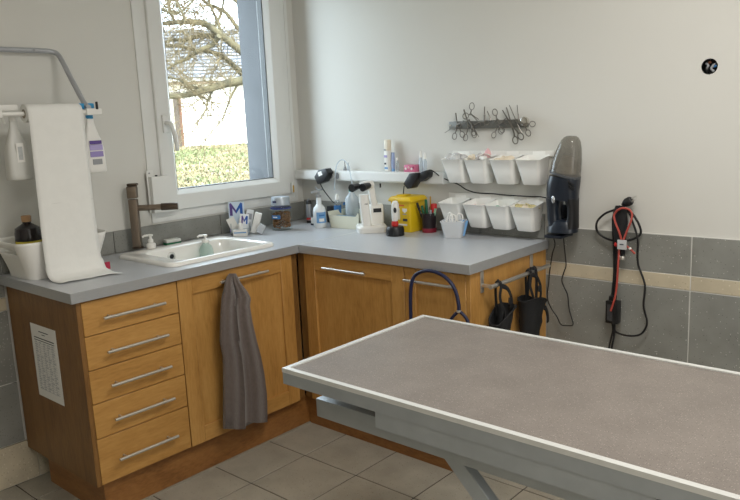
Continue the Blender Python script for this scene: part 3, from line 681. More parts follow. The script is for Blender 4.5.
# rail on the end panel
rl = thing('utensil_rail', (1.575, -.29, .78), 'steel rail with two brackets on the cabinet end panel', 'rail')
XRl = 1.5955
ra, rb_ = PX(492, 281, XRl), PX(545, 261.5, XRl)
zr = .803
tb('bar', steel, rl, [(XRl, -.55, zr), (XRl, -.085, zr)], .0085, 12)
for y in (-.535, -.15):
    bk = bx('bracket', steel, rl, 1.5455, 1.5505, y - .011, y + .011, zr - .03, zr + .055, .002)
    bx('bracket_arm', steel, bk, 1.5505, XRl, y - .008, y + .008, zr - .006, zr + .006, .002)
def muzzle(y, label, ln, tilt, wide, droop):
    t = thing('dog_muzzle', (XRl + .02, y, zr - .3), label, 'muzzle'); x = XRl
    # strap loop over the bar
    tb('strap', nylon, t, [(x - .014, y + .012, zr - .13), (x - .014, y + .005, zr - .03), (x - .008, y, zr + .008), (x + .003, y, zr + .0135), (x + .014, y, zr), (x + .016, y - .012, zr - .05), (x + .022, y + .004, zr - .105), (x + .012, y + .02, zr - .14)], .0095, 8, 5, flat=.28, up=(1, 0, .2))
    tb('strap', nylon, t, [(x + .013, y + .0, zr - .004), (x + .02, y + .035, zr - .02), (x + .026, y + .055, zr - .06), (x + .024, y + .06, zr - .105), (x + .016, y + .055, zr - .15)], .0095, 8, 5, flat=.28, up=(1, 0, .2))
    la('buckle', black, t, [(.0, 0), (.011, .001), (.012, .014), (.011, .026), (0, .027)], (x + .025, y + .05, zr - .085), 8, sx=.5)
    # cone: wide mouth above, narrowing below
    rings = []
    for k in range(9):
        f = k / 8; cz = zr - .115 - ln * f; r = (wide * (1 - f) + wide * .62 * f) * (1 - .12 * math.sin(f * 3.1)); cyy = y + .025 + tilt * f
        rings.append([Vector((x + .004 + max(-.034, .046 * math.cos(a) * (1 - .25 * f) + .008 * noise.noise((a * 1.3, k * .6, ln * 40))), cyy + r * math.sin(a) * (1 + .06 * math.sin(3 * a + k)), cz + droop * math.sin(a) * (1 - f) + .012 * math.cos(2 * a) * (1 - f))) for a in (2 * math.pi * q_ / 16 for q_ in range(16))])
    bm = BM(); loft(bm, rings, (False, False)); inner = [[p_ + (sum(r, Vector()) / 16 - p_) * .1 for p_ in r] for r in rings]; loft(bm, inner, (False, False))
    for A_, B_ in ((rings[0], inner[0]), (rings[-1], inner[-1])):
        va = [bm.verts.new(p_) for p_ in A_]; vb = [bm.verts.new(p_) for p_ in B_]
        for q_ in range(16): bm.faces.new((va[q_], va[(q_ + 1) % 16], vb[(q_ + 1) % 16], vb[q_]))
    ob('cone', bm, nylon, t, smooth=1.0)
    tb('binding', nylon, t, [p_ for p_ in rings[0]], .0035, 6, 0, True)
    return t
y1m = PX(504, 276, XRl).y; y2m = PX(530, 268, XRl).y
muzzle(y1m - .045, 'flat black nylon muzzle hanging near the front end of the rail', .15, -.05, .066, .03)
m2 = muzzle(y2m - .015, 'larger crumpled black nylon muzzle hanging near the wall end of the rail', .18, -.03, .085, -.02)
m2b = tb('dangling_strap', nylon, m2, [(XRl + .02, y2m + .03, zr - .14), (XRl + .03, y2m + .075, zr - .165), (XRl + .025, y2m + .105, zr - .21), (XRl + .02, y2m + .115, zr - .235)], .012, 8, 4, flat=.3, up=(1, 0, .2))
tb('strap', nylon, m2, [(XRl - .012, y2m - .01, zr - .14), (XRl - .012, y2m + .02, zr), (XRl, y2m + .024, zr + .014), (XRl + .013, y2m + .028, zr - .002), (XRl + .016, y2m + .022, zr - .13)], .011, 8, 5, flat=.28, up=(1, 0, .2))

# ================================================================== PAPER ROLL, SPRAY BOTTLES, TUB
RX, RZ = .25, 1.532
hl = thing('paper_roll_holder', (.02, -1.6, 1.5), 'grey bent steel paper roll holder on the window wall', 'roll holder')
tbm = mat('grey_painted_tube', (172, 174, 178), .35, .3, var=.03)
zt = 1.788
tb('tube_frame', tbm, hl, [(RX, -1.738, RZ + .02), (.235, -1.738, zt - .235), (.2, -1.738, zt - .2), (.13, -1.738, zt - .115), (.075, -1.738, zt - .045), (.045, -1.734, zt - .012), (.032, -1.711, zt - .002), (.03, -1.66, zt), (.03, -1.55, zt), (.03, -1.45, zt), (.032, -1.405, zt - .002), (.045, -1.382, zt - .012), (.075, -1.378, zt - .045), (.13, -1.378, zt - .115), (.2, -1.378, zt - .2), (.235, -1.378, zt - .235), (RX, -1.378, RZ + .02)], .0105, 12, 5)
for y in (-1.475, -1.645): tb('wall_screw', greyp, hl, [(-.0, y, zt), (.036, y, zt), (.0425, y, zt)], .0055, 10)
tb('roll_spindle', white, hl, [(RX, -1.775, RZ), (RX, -1.335, RZ)], .0085, 10)
bx('spindle_block', white, hl, RX - .014, RX + .014, -1.395, -1.33, RZ - .012, RZ + .014, .004)
bx('spindle_block', white, hl, RX - .014, RX + .014, -1.785, -1.722, RZ - .012, RZ + .014, .004)
bx('spindle_clip', black, hl, RX + .012, RX + .02, -1.356, -1.348, RZ + .01, RZ + .04, .001, 1)
pr = thing('paper_roll', (RX, -1.53, RZ - .035), 'white paper roll on the wall holder with a long sheet pulled down to the worktop', 'paper roll')
YA, YB, RR = -1.640, -1.424, .033
la('core', mat('card_core', (150, 140, 124), .9, var=.05), pr, [(.0092, 0), (.017, 0), (.017, .2162), (.0092, .2162)], (RX, YA - .0001, RZ), 20, (0, 1, 0))
la('wound_paper', paper, pr, [(.0172, 0), (RR, 0), (RR, .2155), (.0172, .2155)], (RX, YA, RZ), 28, (0, 1, 0))
bm = BM(); path = [(RX - .024, RZ + .0238), (RX - .008, RZ + .0335), (RX + .01, RZ + .033), (RX + .026, RZ + .023), (RX + .035, RZ + .002), (RX + .038, 1.48), (RX + .044, 1.36), (RX + .05, 1.2), (RX + .055, 1.08), (RX + .062, .99), (RX + .072, .945), (RX + .088, .918), (RX + .115, .9045), (RX + .15, .9032), (RX + .185, .9045)]
G = []
for i, (x, z) in enumerate(catmull([(a, b, 0) for a, b in path], 3) and [(v.x, v.y) for v in catmull([(a, b, 0) for a, b in path], 3)]):
    row = []; k = max(0, (1.5 - z) / .6); last = i >= (len(path) - 1) * 3
    for j in range(13):
        s = j / 12; y = YA + (YB - YA) * s - .022 * k + .012 * k * s
        bow = .004 * math.sin(s * math.pi) * min(1, k * 2) + .002 * math.sin(s * 8 + z * 7) * k
        dx = (.012 * math.sin(j * 2.3) * .35 if last else 0) + (.018 * (s - .5) if z < .95 else 0) + (.03 * max(0, s - .8) * 5 * (i / 42) ** 3 if z < .91 else 0)
        row.append(bm.verts.new((x + bow * (z > .92) + dx, y, z + (.001 * math.sin(s * 9) if z < .93 else 0))))
    G.append(row)
for a, b in zip(G, G[1:]):
    for j in range(12): bm.faces.new((a[j], a[j + 1], b[j + 1], b[j]))
so = ob('hanging_sheet', bm, paper, pr, smooth=1.5, norm=False)
sm_ = so.modifiers.new('thickness', 'SOLIDIFY'); sm_.thickness = .0008
tb('perforation', mat('perforation_grey', (196, 195, 190), .9, var=.03), pr, [(RX + .0505, YA - .012, 1.19), (RX + .0535, (YA + YB) / 2 - .012, 1.19), (RX + .0505, YB - .008, 1.19)], .0009, 5, 4)

def sprayer(y, label, body, head_m, trig_m, h, w1, d1, labels, x=RX):
    t = thing('spray_bottle', (x, y, RZ - .02 - h), label, 'spray bottle'); z0 = RZ - .022 - h
    bm = BM(); rings = []
    for f, a in ((0, .9), (.015, 1), (.1, 1.0), (.45, .97), (.62, .8), (.78, .52), (.9, .36), (1, .33)): rings.append([Vector(p_) for p_ in rrect(x, y, z0 + h * f, d1 * a * (.8 if f > .6 else 1), w1 * a, d1 * a * .6)])
    loft(bm, rings); b_ = ob('bottle', bm, body, t, smooth=1.0)
    bm = lathe(BM(), [(0, 0), (.0145, 0), (.0145, .024), (.011, .03), (0, .03)], (x, y, z0 + h - .004), 16)
    ob('collar', bm, head_m, t, smooth=SM)
    bm = box(BM(), x - .011, x + .011, y - .055, y + .022, z0 + h + .0345, z0 + h + .058); bevel(bm, .006, 2); hd_ = ob('trigger_head', bm, head_m, t, smooth=SM)
    tb('trigger', trig_m, hd_, [(x, y - .03, z0 + h + .034), (x, y - .038, z0 + h + .015), (x, y - .03, z0 + h - .012)], .0045, 8, 3)
    for k_, (nm, m_, fz0, fz1, hw) in enumerate(labels):
        zz0, zz1 = z0 + h * fz0, z0 + h * fz1; bx(nm, m_, b_, x + d1 * .998, x + d1 + .0012 + .0004 * k_, y - hw, y + hw, zz0, zz1)
    return t
sprayer(-1.365, 'white spray bottle with a blue head and purple label hung beside the paper roll', white, sky_b, sky_b, .222, .043, .028,
        [('label_header', purple, .52, .585, .026), ('label_panel', lilac, .41, .51, .028), ('label_band', mat('violet_print', (150, 136, 190), .5, var=.05), .29, .39, .028), ('label_small_print', greyp, .15, .25, .02)], RX - .03)
sprayer(-1.662, 'translucent white spray bottle hung behind the paper sheet on the holder', mat('milky_plastic', (206, 205, 198), .4, var=.02), white, white, .225, .044, .03, [('label_panel', white, .3, .62, .014), ('label_print', mat('pale_grey_print', (186, 188, 186), .6, var=.1, vscale=90), .34, .56, .008)], RX - .05)

# white tub with handle slots
def tub():
    NP, zs_ = 96, [(0, 0), (.006, .02), (.02, .05), (.05, .25), (.075, .45), (.10, .65), (.122, .83), (.138, .93), (.148, 1)]
    bm = BM(); cx, cy = .150, -1.550; R = []
    for dz, f in zs_:
        hx_, hy_ = .118 + .02 * f, .145 + .042 * f
        ring = rrect(cx, cy, .9005 + dz, hx_, hy_, .05, 23); out = []
        for p_ in ring:
            k = (p_.y - cy) / hy_; dip = .030 * (1 / (1 + math.exp((abs(k) - .5) * 22))) * (1 if dz > .13 else .8 if dz > .11 else 0)
            out.append(bm.verts.new((p_.x, p_.y, p_.z - dip)))
        R.append(out)
    n = len(R[0])
    for i in range(len(R) - 1):
        for k in range(n):
            j = (k + 1) % n; q_ = (R[i][k].co + R[i + 1][j].co) / 2
            end = abs(q_.y - cy) > .15 and abs(q_.x - cx) < .045
            if end and 5 <= i <= 5: continue
            bm.faces.new((R[i][k], R[i][j], R[i + 1][j], R[i + 1][k]))
    bm.faces.new(list(reversed(R[0])))
    o = ob('storage_tub', bm, white, smooth=1.0, norm=False); s_ = o.modifiers.new('wall', 'SOLIDIFY'); s_.thickness = .003; s_.offset = -1
    return tag(o, 'white plastic storage tub with handle slots at the end of the worktop', 'tub')
tub()
t = thing('antiseptic_bottle', (.13, -1.63, .9045), 'dark brown antiseptic bottle with a tan cap and yellow label in the white tub', 'bottle')
b_ = la('bottle', amber, t, [(0, 0), (.046, 0), (.05, .006), (.05, .165), (.046, .185), (.022, .2), (.016, .204), (.016, .21), (0, .21)], (.13, -1.63, .9045), 24)
la('label', mat('yellow_label', (206, 190, 62), .6, var=.05), b_, [(.0495, 0), (.0507, 0), (.0507, .06), (.0495, .06)], (.13, -1.63, .98), 24)
la('cap', mat('tan_cap', (176, 138, 98), .5, var=.05), t, [(0, 0), (.018, 0), (.019, .02), (.017, .024), (0, .024)], (.13, -1.63, 1.1145), 18)
for i, (x, y, m_, lb_) in enumerate(((.12, -1.45, black, 'black cloth pouch tucked in the far end of the white tub'), (.2, -1.56, film, 'clear plastic bag lying in the middle of the white tub'))):
    bm = sph(BM(), (x, y, .955), .045, 3, (1, 1.1, .95))
    for v in bm.verts: v.co += (v.co - Vector((x, y, .955))) * .25 * noise.noise(v.co * 30)
    for v in bm.verts: v.co.z = max(v.co.z, .9045)
    tag(ob('pouch' if i == 0 else 'plastic_bag', bm, m_, smooth=1.2), lb_, 'pouch' if i == 0 else 'bag')
p = PZ(98, 268, .93)
bm = box(BM(), .318, .322, -1.44, -1.40, .9005, .93); tag(ob('red_tab', bm, mat('crimson_card', (176, 40, 70), .6, var=.1)), 'small crimson card tab beside the pulled down paper', 'tab')

# ================================================================== ON THE WORKTOP, CORNER
# leaflet holder
p = PZ(240, 234, H); lx, ly = p.x + .01, p.y
lh = thing('leaflet_stand', (lx, ly, H), 'small white leaflet stand behind the sink holding vet leaflets', 'stand')
La = Matrix.Translation((lx, ly, H)) @ Matrix.Rotation(math.radians(44), 4, 'Z') @ Matrix.Rotation(math.radians(0), 4, 'X')   # local -y faces the room
def lbox(name, m_, par, x0, x1, y0, y1, z0, z1, M=La, bev=0):
    bm = box(BM(), x0, x1, y0, y1, z0, z1, M)
    if bev: bevel(bm, bev, 2)
    return ob(name, bm, m_, par, smooth=SM if bev else None)
bm = BM()
for a in ((-.045, .05, -.045, .03, .0005, .004), (-.045, .05, -.045, -.042, .004, .035), (-.045, .05, .027, .03, .004, .09), (-.045, -.042, -.042, .027, .004, .06), (.047, .05, -.042, .027, .004, .06)): box(bm, *a, La)
ob('tray', bm, clr, lh)
def leaflet(name, label, m_, x0, x1, y, z0, z1, rot=0, lean=0):
    M = La @ Matrix.Translation(((x0 + x1) / 2, y, z0)) @ Matrix.Rotation(rot, 4, 'Y') @ Matrix.Rotation(lean, 4, 'X')
    t = thing(name, M.translation, label, 'leaflet'); h = (x1 - x0) / 2
    lbox('card', m_, t, -h, h, -.001, .001, 0, z1 - z0, M); return t, M
t, M = leaflet('leaflet', 'white leaflet with a large purple and blue M in the stand', mat('pale_blue_card', (206, 222, 236), .6, var=.02), -.058, .022, .018, .0045, .165, 0, -.02)
def lpoly(par, m_, pts, M, y=-.0016): bm = BM(); prism(bm, [M @ Vector((x, y, z)) for x, z in pts], M.to_3x3() @ Vector((0, .0005, 0))); return ob('printed_mark', bm, m_, par)
lpoly(t, purple, [(-.034, .09), (-.034, .152), (-.026, .156), (-.002, .118), (-.002, .100), (-.02, .128), (-.02, .09)], M)
lpoly(t, blue_pr, [(-.002, .100), (-.002, .118), (.022, .156), (.032, .152), (.032, .09), (.018, .09), (.018, .128)], M)
lpoly(t, ochre, [(-.04, .055), (-.028, .078), (-.016, .06), (-.026, .044)], M)
lpoly(t, purple, [(-.04, .006), (-.04, .05), (-.026, .04), (-.018, .006)], M)
t, M = leaflet('leaflet', 'white leaflet with a small blue M leaning in front of the others', mat('white_card', (236, 238, 240), .6, var=.02), -.01, .036, -.012, .0045, .105, .12, -.05)
lpoly(t, purple, [(-.014, .05), (-.014, .09), (-.008, .092), (.0, .07), (.0, .058), (-.006, .074), (-.006, .05)], M); lpoly(t, blue_pr, [(.0, .058), (.0, .07), (.01, .092), (.018, .09), (.018, .05), (.010, .05), (.010, .074)], M)
t, M = leaflet('leaflet', 'plain white leaflet fanned out to the left of the small M leaflet', white, -.036, .006, -.02, .0045, .095, -.4, -.05)
t, M = leaflet('leaflet', 'white leaflet with grey print leaning on the right of the stand', mat('white_card_b', (222, 224, 226), .6, var=.02), .012, .048, .012, .0045, .125, .2, -.05)
lpoly(t, ink, [(-.012, .07), (-.012, .10), (.012, .10), (.012, .07)], M)
t = thing('small_carton', La @ Vector((.004, -.06, 0)), 'small white carton in front of the leaflet stand', 'carton')
lbox('carton', white, t, -.03, .04, -.075, -.048, .0005, .032, La, .001); lbox('print_band', bluel, t, -.026, .036, -.0756, -.075, .016, .022, La)
q_ = La @ Vector((.008, -.062, .033)); t = thing('dropper_bottle', q_, 'tiny white dropper bottle standing on the small carton', 'bottle')
la('bottle', white, t, [(0, 0), (.0115, 0), (.0125, .003), (.0125, .028), (.006, .034), (0, .034)], q_, 16); la('cap', white, t, [(0, 0), (.006, 0), (.005, .016), (.003, .02), (0, .02)], q_ + Vector((0, 0, .0345)), 12)
q_ = La @ Vector((.075, .0, 0))
for i, (dx, rz, lb_) in enumerate(((0, .3, 'white folded paper sachet leaning right of the leaflet stand'), (.03, .55, 'small grey and white sachet lying beside the food jar'))):
    M = Matrix.Translation(La @ Vector((.054 + dx, .0 - dx, .0008))) @ Matrix.Rotation(math.radians(44), 4, 'Z') @ Matrix.Rotation(rz, 4, 'Y')
    bm = box(BM(), -.004, .03, -.02, .014 - i * .008, .0, .105 - i * .06, M); bevel(bm, .002, 2)
    lo = min(v.co.z for v in bm.verts)
    for v in bm.verts: v.co.z += H + .0008 - lo
    tag(ob('paper_sachet', bm, paper if i == 0 else mat('grey_sachet', (190, 194, 198), .5, var=.1, vscale=60), smooth=SM), lb_, 'sachet')
# kibble jar
jx, jy = PZ(281, 231, H).x - .035, PZ(281, 231, H).y + .04
jr = thing('food_jar', (jx, jy, H), 'clear round jar of brown kibble with a silver lid and blue label', 'jar'); RJ = .054
la('jar', clear('clear_jar', (246, 250, 250), 0, .05), jr, [(0, .0005), (RJ * .95, .0005), (RJ, .006), (RJ, .115), (RJ * .96, .13), (RJ * .93, .1325)], (jx, jy, H), 32)
la('blue_band', mat('deep_blue_band', (36, 54, 120), .5, var=.05), jr, [(RJ, 0), (RJ + .0008, 0), (RJ + .0008, .006), (RJ, .006)], (jx, jy, H + .112), 32)
ld = la('lid', mat('silver_lid', (176, 184, 192), .3, .4, var=.03), jr, [(0, 0), (RJ * .93, 0), (RJ * .93, .008), (RJ * .9, .034), (RJ * .86, .04), (0, .042)], (jx, jy, H + .133), 32)
bm = BM(); rnd = random.Random(2)
for i in range(300):
    a = rnd.random() * 6.28; r = (RJ - .011) * math.sqrt(rnd.random()); z = H + .015 + .078 * rnd.random()
    if r < RJ * .5 and z < H + .08: r = RJ - .012
    sph(bm, (jx + r * math.cos(a), jy + r * math.sin(a), z), .0062 + .001 * rnd.random(), 1, (1, 1, .7))
tag(ob('kibble', bm, kib, jr, smooth=1.0, norm=False), kind='stuff')
la_dir = math.atan2(CAM.y - jy, CAM.x - jx)
def wrap(par, name, m_, c, r, a0, a1, z0, z1, n=8):
    bm = BM(); G = [[], []]
    for k in range(n + 1):
        a = a0 + (a1 - a0) * k / n
        for g_, z in zip(G, (z0, z1)): g_.append(bm.verts.new((c[0] + r * math.cos(a), c[1] + r * math.sin(a), z)))
    for k in range(n): bm.faces.new((G[0][k], G[0][k + 1], G[1][k + 1], G[1][k]))
    return ob(name, bm, m_, par, smooth=1.0)
wrap(jr, 'jar_label', blue, (jx, jy), RJ + .0009, la_dir - 1.1, la_dir - .1, H + .062, H + .082); wrap(jr, 'label_print', white, (jx, jy), RJ + .0014, la_dir - .9, la_dir - .4, H + .069, H + .075)
wrap(ld, 'lid_label', mat('navy_print', (40, 48, 90), .5, var=.05), (jx, jy), RJ * .925, la_dir - .95, la_dir - .45, H + .146, H + .156)
# spray can with red base in the corner
p = PZ(307.3, 223.5, H); t = thing('aerosol_can', (p.x, p.y + .02, H), 'slim grey aerosol can with a black cap and red band in the corner', 'can'); c_ = (p.x, p.y + .02, H)
b_ = la('can_body', mat('can_grey', (150, 152, 156), .35, .4, var=.04), t, [(0, .0005), (.0165, .0005), (.0165, .1), (.013, .106), (0, .106)], c_, 20)
la('red_band', redp, b_, [(.0165, 0), (.017, 0), (.017, .012), (.0165, .012)], (c_[0], c_[1], H + .02), 20); la('base_band', black, b_, [(.0165, 0), (.0169, 0), (.0169, .013), (.0165, .013)], (c_[0], c_[1], H + .003), 20)
cp = la('cap', black, t, [(0, 0), (.0155, 0), (.0155, .014), (.012, .019), (0, .02)], (c_[0], c_[1], H + .1065), 20); la('button', greyp, cp, [(0, 0), (.006, 0), (.006, .008), (0, .009)], (c_[0], c_[1], H + .1268), 12)
p = PZ(312.5, 225.5, H); t = thing('small_medicine_box', (p.x, p.y + .03, H), 'tiny white and dark box between the can and the pump bottle', 'box')
bx('box_body', white, t, p.x - .02, p.x + .02, p.y + .01, p.y + .045, H + .0005, H + .04, .001); bx('dark_edge', vac_b, t, p.x + .0202, p.x + .0215, p.y + .01, p.y + .045, H + .0005, H + .04)
bx('dark_base', vac_b, t, p.x - .02, p.x + .02, p.y + .008, p.y + .0098, H + .0005, H + .009)
# white pump bottle with blue label
p = PZ(320, 228, H); bx_, by_ = p.x - .02, p.y + .022
t = thing('disinfectant_bottle', (bx_, by_, H), 'white bottle with a narrow neck and light blue label beside the cream tray', 'bottle')
b_ = la('bottle', mat('soft_white_plastic', (226, 230, 232), .35, var=.02), t, [(0, .0005), (.031, .0005), (.034, .005), (.0345, .085), (.031, .102), (.018, .118), (.0135, .124), (.013, .158), (0, .158)], (bx_, by_, H), 28)
ad = math.atan2(CAM.y - by_, CAM.x - bx_)
wrap(b_, 'label', bluel, (bx_, by_), .035, ad - .5, ad + 1.15, H + .026, H + .083); wrap(b_, 'label_print', blue, (bx_, by_), .0354, ad - .1, ad + .8, H + .062, H + .07); wrap(b_, 'label_print', white, (bx_, by_), .0354, ad - .1, ad + .7, H + .034, H + .05)
la('collar', greyp, t, [(0, 0), (.0145, 0), (.0145, .012), (0, .013)], (bx_, by_, H + .1582), 16)
bm = tube(BM(), [(bx_, by_, H + .17), (bx_, by_, H + .185), (bx_ - .01, by_ - .012, H + .19), (bx_ - .025, by_ - .03, H + .186)], .0055, 8, smooth=3); ob('nozzle', bm, greyp, t, smooth=1.0)
# cream tray with bottles
p0, p1 = PZ(328.5, 227.8, H), PZ(362, 229.6, H)
TYf = (p0.y + p1.y) / 2 ; tx0, tx1 = p0.x - .012, p1.x + .0; ty0, ty1 = TYf, -.025
t = thing('cream_tray', ((tx0 + tx1) / 2, (ty0 + ty1) / 2, H), 'cream open tray with a raised corner between the white bottle and the microscope', 'tray')
bm = BM(); th = .003
box(bm, tx0 + .012, tx1, ty0, ty1, H + .0005, H + .004)
def slab(pts, d): prism(bm, [Vector(q) for q in pts], d)
zf = H + .066; zr_ = H + .084
slab([(tx0 + .012, ty0, H + .004), (tx1, ty0, H + .004), (tx1, ty0, zr_), (tx1 - .012, ty0, zr_), (tx1 - .024, ty0, zf), (tx0, ty0, zf), (tx0 - .004, ty0, zr_)], (0, th, 0))
slab([(tx0 + .012, ty0, H + .004), (tx0 + .012, ty1, H + .004), (tx0 - .004, ty1, zr_), (tx0 - .004, ty0, zr_)], (th, 0, 0))
slab([(tx1, ty0, H + .004), (tx1, ty1, H + .004), (tx1, ty1, zr_), (tx1, ty0, zr_)], (-th, 0, 0))
slab([(tx0 + .012, ty1, H + .004), (tx1, ty1, H + .004), (tx1, ty1, zr_), (tx0 - .004, ty1, zr_)], (0, -th, 0))
ob('tray_body', bm, cream, t)
def vial(name, label, x, y, z, r, h, body, capm, cap_h, neck=.4, extra=None, cat='bottle'):
    t = thing(name, (x, y, z), label, cat)
    b_ = la('bottle', body, t, [(0, .0005), (r * .95, .0005), (r, .004), (r, h * .8), (r * neck, h * .97), (r * neck, h), (0, h)], (x, y, z), 20)
    la('cap', capm, t, [(0, 0), (r * neck * 1.25, 0), (r * neck * 1.1, cap_h * .5), (r * neck * .5, cap_h), (0, cap_h)], (x, y, z + h + .0005), 14)
    if extra: a = math.atan2(CAM.y - y, CAM.x - x); wrap(b_, 'label', extra, (x, y), r + .0006, a - 1.1, a + 1.1, z + h * .12, z + h * .78)
    return t
q_ = PY(337.5, 205, -.085); vial('eye_drop_bottle', 'small clear bottle with a blue label and white dropper in the cream tray', q_.x, q_.y, H + .0045, .021, .13, clr, white, .03, .5, blue)
q_ = PY(352, 205, -.08); vial('large_flask', 'bulging translucent flask with a teal cap in the cream tray', q_.x, q_.y, H + .0045, .036, .178, frost, teal, .03, .33)
q_ = PY(344.5, 206, -.055); vial('thin_vial', 'slim clear vial with a blue cap at the back of the cream tray', q_.x, q_.y, H + .0045, .012, .10, clr, blue, .014, .6)
q_ = PY(332, 208, -.06); t = tag(bx('black_pouch', nylon, None, q_.x - .025, q_.x + .03, q_.y - .02, q_.y + .02, H + .0045, H + .095, .008), 'black pouch standing in the left end of the cream tray', 'pouch')
bm = box(BM(), tx0 + .02, tx1 - .075, ty0 + .01, ty0 + .05, H + .0045, H + .062); bevel(bm, .004, 2); tag(ob('blue_grey_box', bm, mat('blue_grey_card', (120, 146, 166), .6, var=.1), smooth=SM), 'blue grey carton lying at the front of the cream tray', 'carton')
# microscope
p = PZ(371, 233.8, H); mx, my = p.x - .044, p.y + .056
ms = thing('microscope', (mx, my, H), 'white desktop microscope with twin black eyepieces next to the yellow bin', 'microscope')
Mm = Matrix.Translation((mx, my, H)) @ Matrix.Rotation(math.radians(48), 4, 'Z')  # local -y towards the viewer, +y to the wall
bm = BM(); loft(bm, [[Mm @ q for q in rrect(0, .01, z, hx_, hy_, .03, 5)] for z, hx_, hy_ in ((.0005, .072, .068), (.026, .074, .07), (.034, .068, .064), (.036, .05, .05))]); ob('base', bm, white, ms, smooth=SM)
bm = BM(); loft(bm, [[Mm @ q for q in rrect(cx_, -.03, z, .023, .02, .012, 4)] for z, cx_ in ((.034, -.026), (.10, -.032), (.19, -.036))]); ob('front_column', bm, white, ms, smooth=SM)
bm = BM(); loft(bm, [[Mm @ q for q in rrect(.03, .028, z, a, b, .01, 4)] for z, a, b in ((.034, .034, .03), (.128, .034, .03), (.133, .03, .027))]); lp_ = ob('lamp_housing', bm, white, ms, smooth=SM)
lbox('black_window', black, lp_, .012, .052, -.0035, -.0015, .095, .115, Mm)
bm = BM(); loft(bm, [[Mm @ q for q in rrect(cx_, .012, z, .016, .016, .008, 4)] for z, cx_ in ((.13, .02), (.17, .012), (.225, .006))]); ob('rear_arm', bm, white, ms, smooth=SM)
A_, B_ = Mm @ Vector((.008, .016, .232)), Mm @ Vector((-.04, -.035, .232))
bm = tube(BM(), [A_, A_.lerp(B_, .5), B_], .023, 16); bevel(bm, .004, 2); hd_ = ob('head', bm, white, ms, smooth=SM)
for q0 in (-.026, .026):
    a_ = B_ + Mm.to_3x3() @ Vector((q0, 0, 0)); b2 = a_ + Mm.to_3x3() @ Vector((-.03, -.034, -.004))
    bm = tube(BM(), [a_ + (a_ - b2) * .25, a_, a_.lerp(b2, .5), b2], lambda t: .014 + .006 * t, 14); ep = ob('eyepiece', bm, black, ms, smooth=SM)
bm = tube(BM(), [Mm @ Vector((-.05, -.045, .145)), Mm @ Vector((-.02, -.0515, .145))], .002, 6); ob('scale_mark', bm, black, ms)
bm = tube(BM(), [Mm @ Vector((.055, .02, .215)), Mm @ Vector((.055, .02, .235))], .004, 8); ob('focus_knob', bm, black, ms)
# ophthalmoscope charger
p = PZ(396, 236.8, H); ox, oy = p.x - .03, p.y + .032
t = thing('otoscope_charger', (ox, oy, H), 'white handheld otoscope standing in a round black charging base', 'otoscope')
la('charging_base', black, t, [(0, .0005), (.042, .0005), (.044, .004), (.043, .036), (.038, .044), (0, .045)], (ox, oy, H), 28)
hb = la('red_collar', redp, t, [(0, 0), (.0155, 0), (.0175, .012), (.015, .024), (0, .024)], (ox, oy, H + .0455), 18)
bm = tube(BM(), [(ox, oy, H + .07), (ox + .002, oy, H + .095), (ox + .005, oy - .002, H + .125), (ox + .009, oy - .004, H + .15), (ox + .012, oy - .008, H + .163)], lambda s: .0135 + .005 * math.sin(s * 2.6) - .004 * (s > .99), 14); hn = ob('handle', bm, white, t, smooth=1.0)
dv = (CAM - Vector((ox, oy, H + .125))).normalized()
sph_ = sph(BM(), Vector((ox + .005, oy - .002, H + .123)) + dv * .0155, .008, 2, (1, 1, 1.9)); ob('thumb_switch', sph_, black, hn, smooth=1.0)
# yellow sharps bin
c0 = PZ(410.8, 233, H); X1, Y0 = c0.x, c0.y; X0 = X1 - .118; Y1 = Y0 + .118
if Y1 > -.012: Y1 = -.012
sb = thing('sharps_bin', ((X0 + X1) / 2, (Y0 + Y1) / 2, H), 'yellow plastic sharps bin with a lid and printed labels', 'bin')
bm = BM(); e = .008; loft(bm, [[Vector(q) for q in rrect((X0 + X1) / 2, (Y0 + Y1) / 2, z, (X1 - X0) / 2 - i, (Y1 - Y0) / 2 - i, .008, 3)] for z, i in ((H + .0005, .004), (H + .006, .002), (H + .150, -.003))]); bb_ = ob('bin_body', bm, yellow, sb, smooth=SM)
bm = BM(); loft(bm, [[Vector(q) for q in rrect((X0 + X1) / 2, (Y0 + Y1) / 2, z, (X1 - X0) / 2 + i, (Y1 - Y0) / 2 + i, .01, 3)] for z, i in ((H + .1505, .012), (H + .158, .013), (H + .170, .006), (H + .174, 0))])
for v in bm.verts: v.co.y = min(v.co.y, -.0085)
ld_ = ob('lid', bm, yellow, sb, smooth=SM)
bx('lid_flap', yellow, ld_, X0 + .02, X1 - .05, Y0 + .02, Y0 + .075, H + .1742, H + .181, .002)
yf = Y0 + .0005
def lab(name, m_, x0, x1, z0, z1): bx(name, m_, bb_, X0 + x0, X0 + x1, yf - .0034, yf - .0012, H + z0, H + z1)
lab('red_strip', mat('orange_red_print', (206, 110, 40), .5, var=.05), .012, .085, .128, .136); lab('white_label', mat('label_white', (224, 220, 206), .6, var=.03), .012, .055, .062, .118); lab('white_label', white, .014, .098, .034, .042)
lab('dark_print', ink_d, .02, .05, .1, .122); lab('warning_print', ink_d, .074, .1, .056, .068); lab('text_print', ink, .074, .096, .088, .092)
bm = BM(); prism(bm, [Vector((X0 + .072, yf - .0034, H + .118)), Vector((X0 + .1, yf - .0034, H + .118)), Vector((X0 + .1, yf - .0034, H + .106)), Vector((X0 + .086, yf - .0034, H + .096)), Vector((X0 + .072, yf - .0034, H + .106))], (0, .002, 0)); ob('white_emblem', bm, white, bb_)
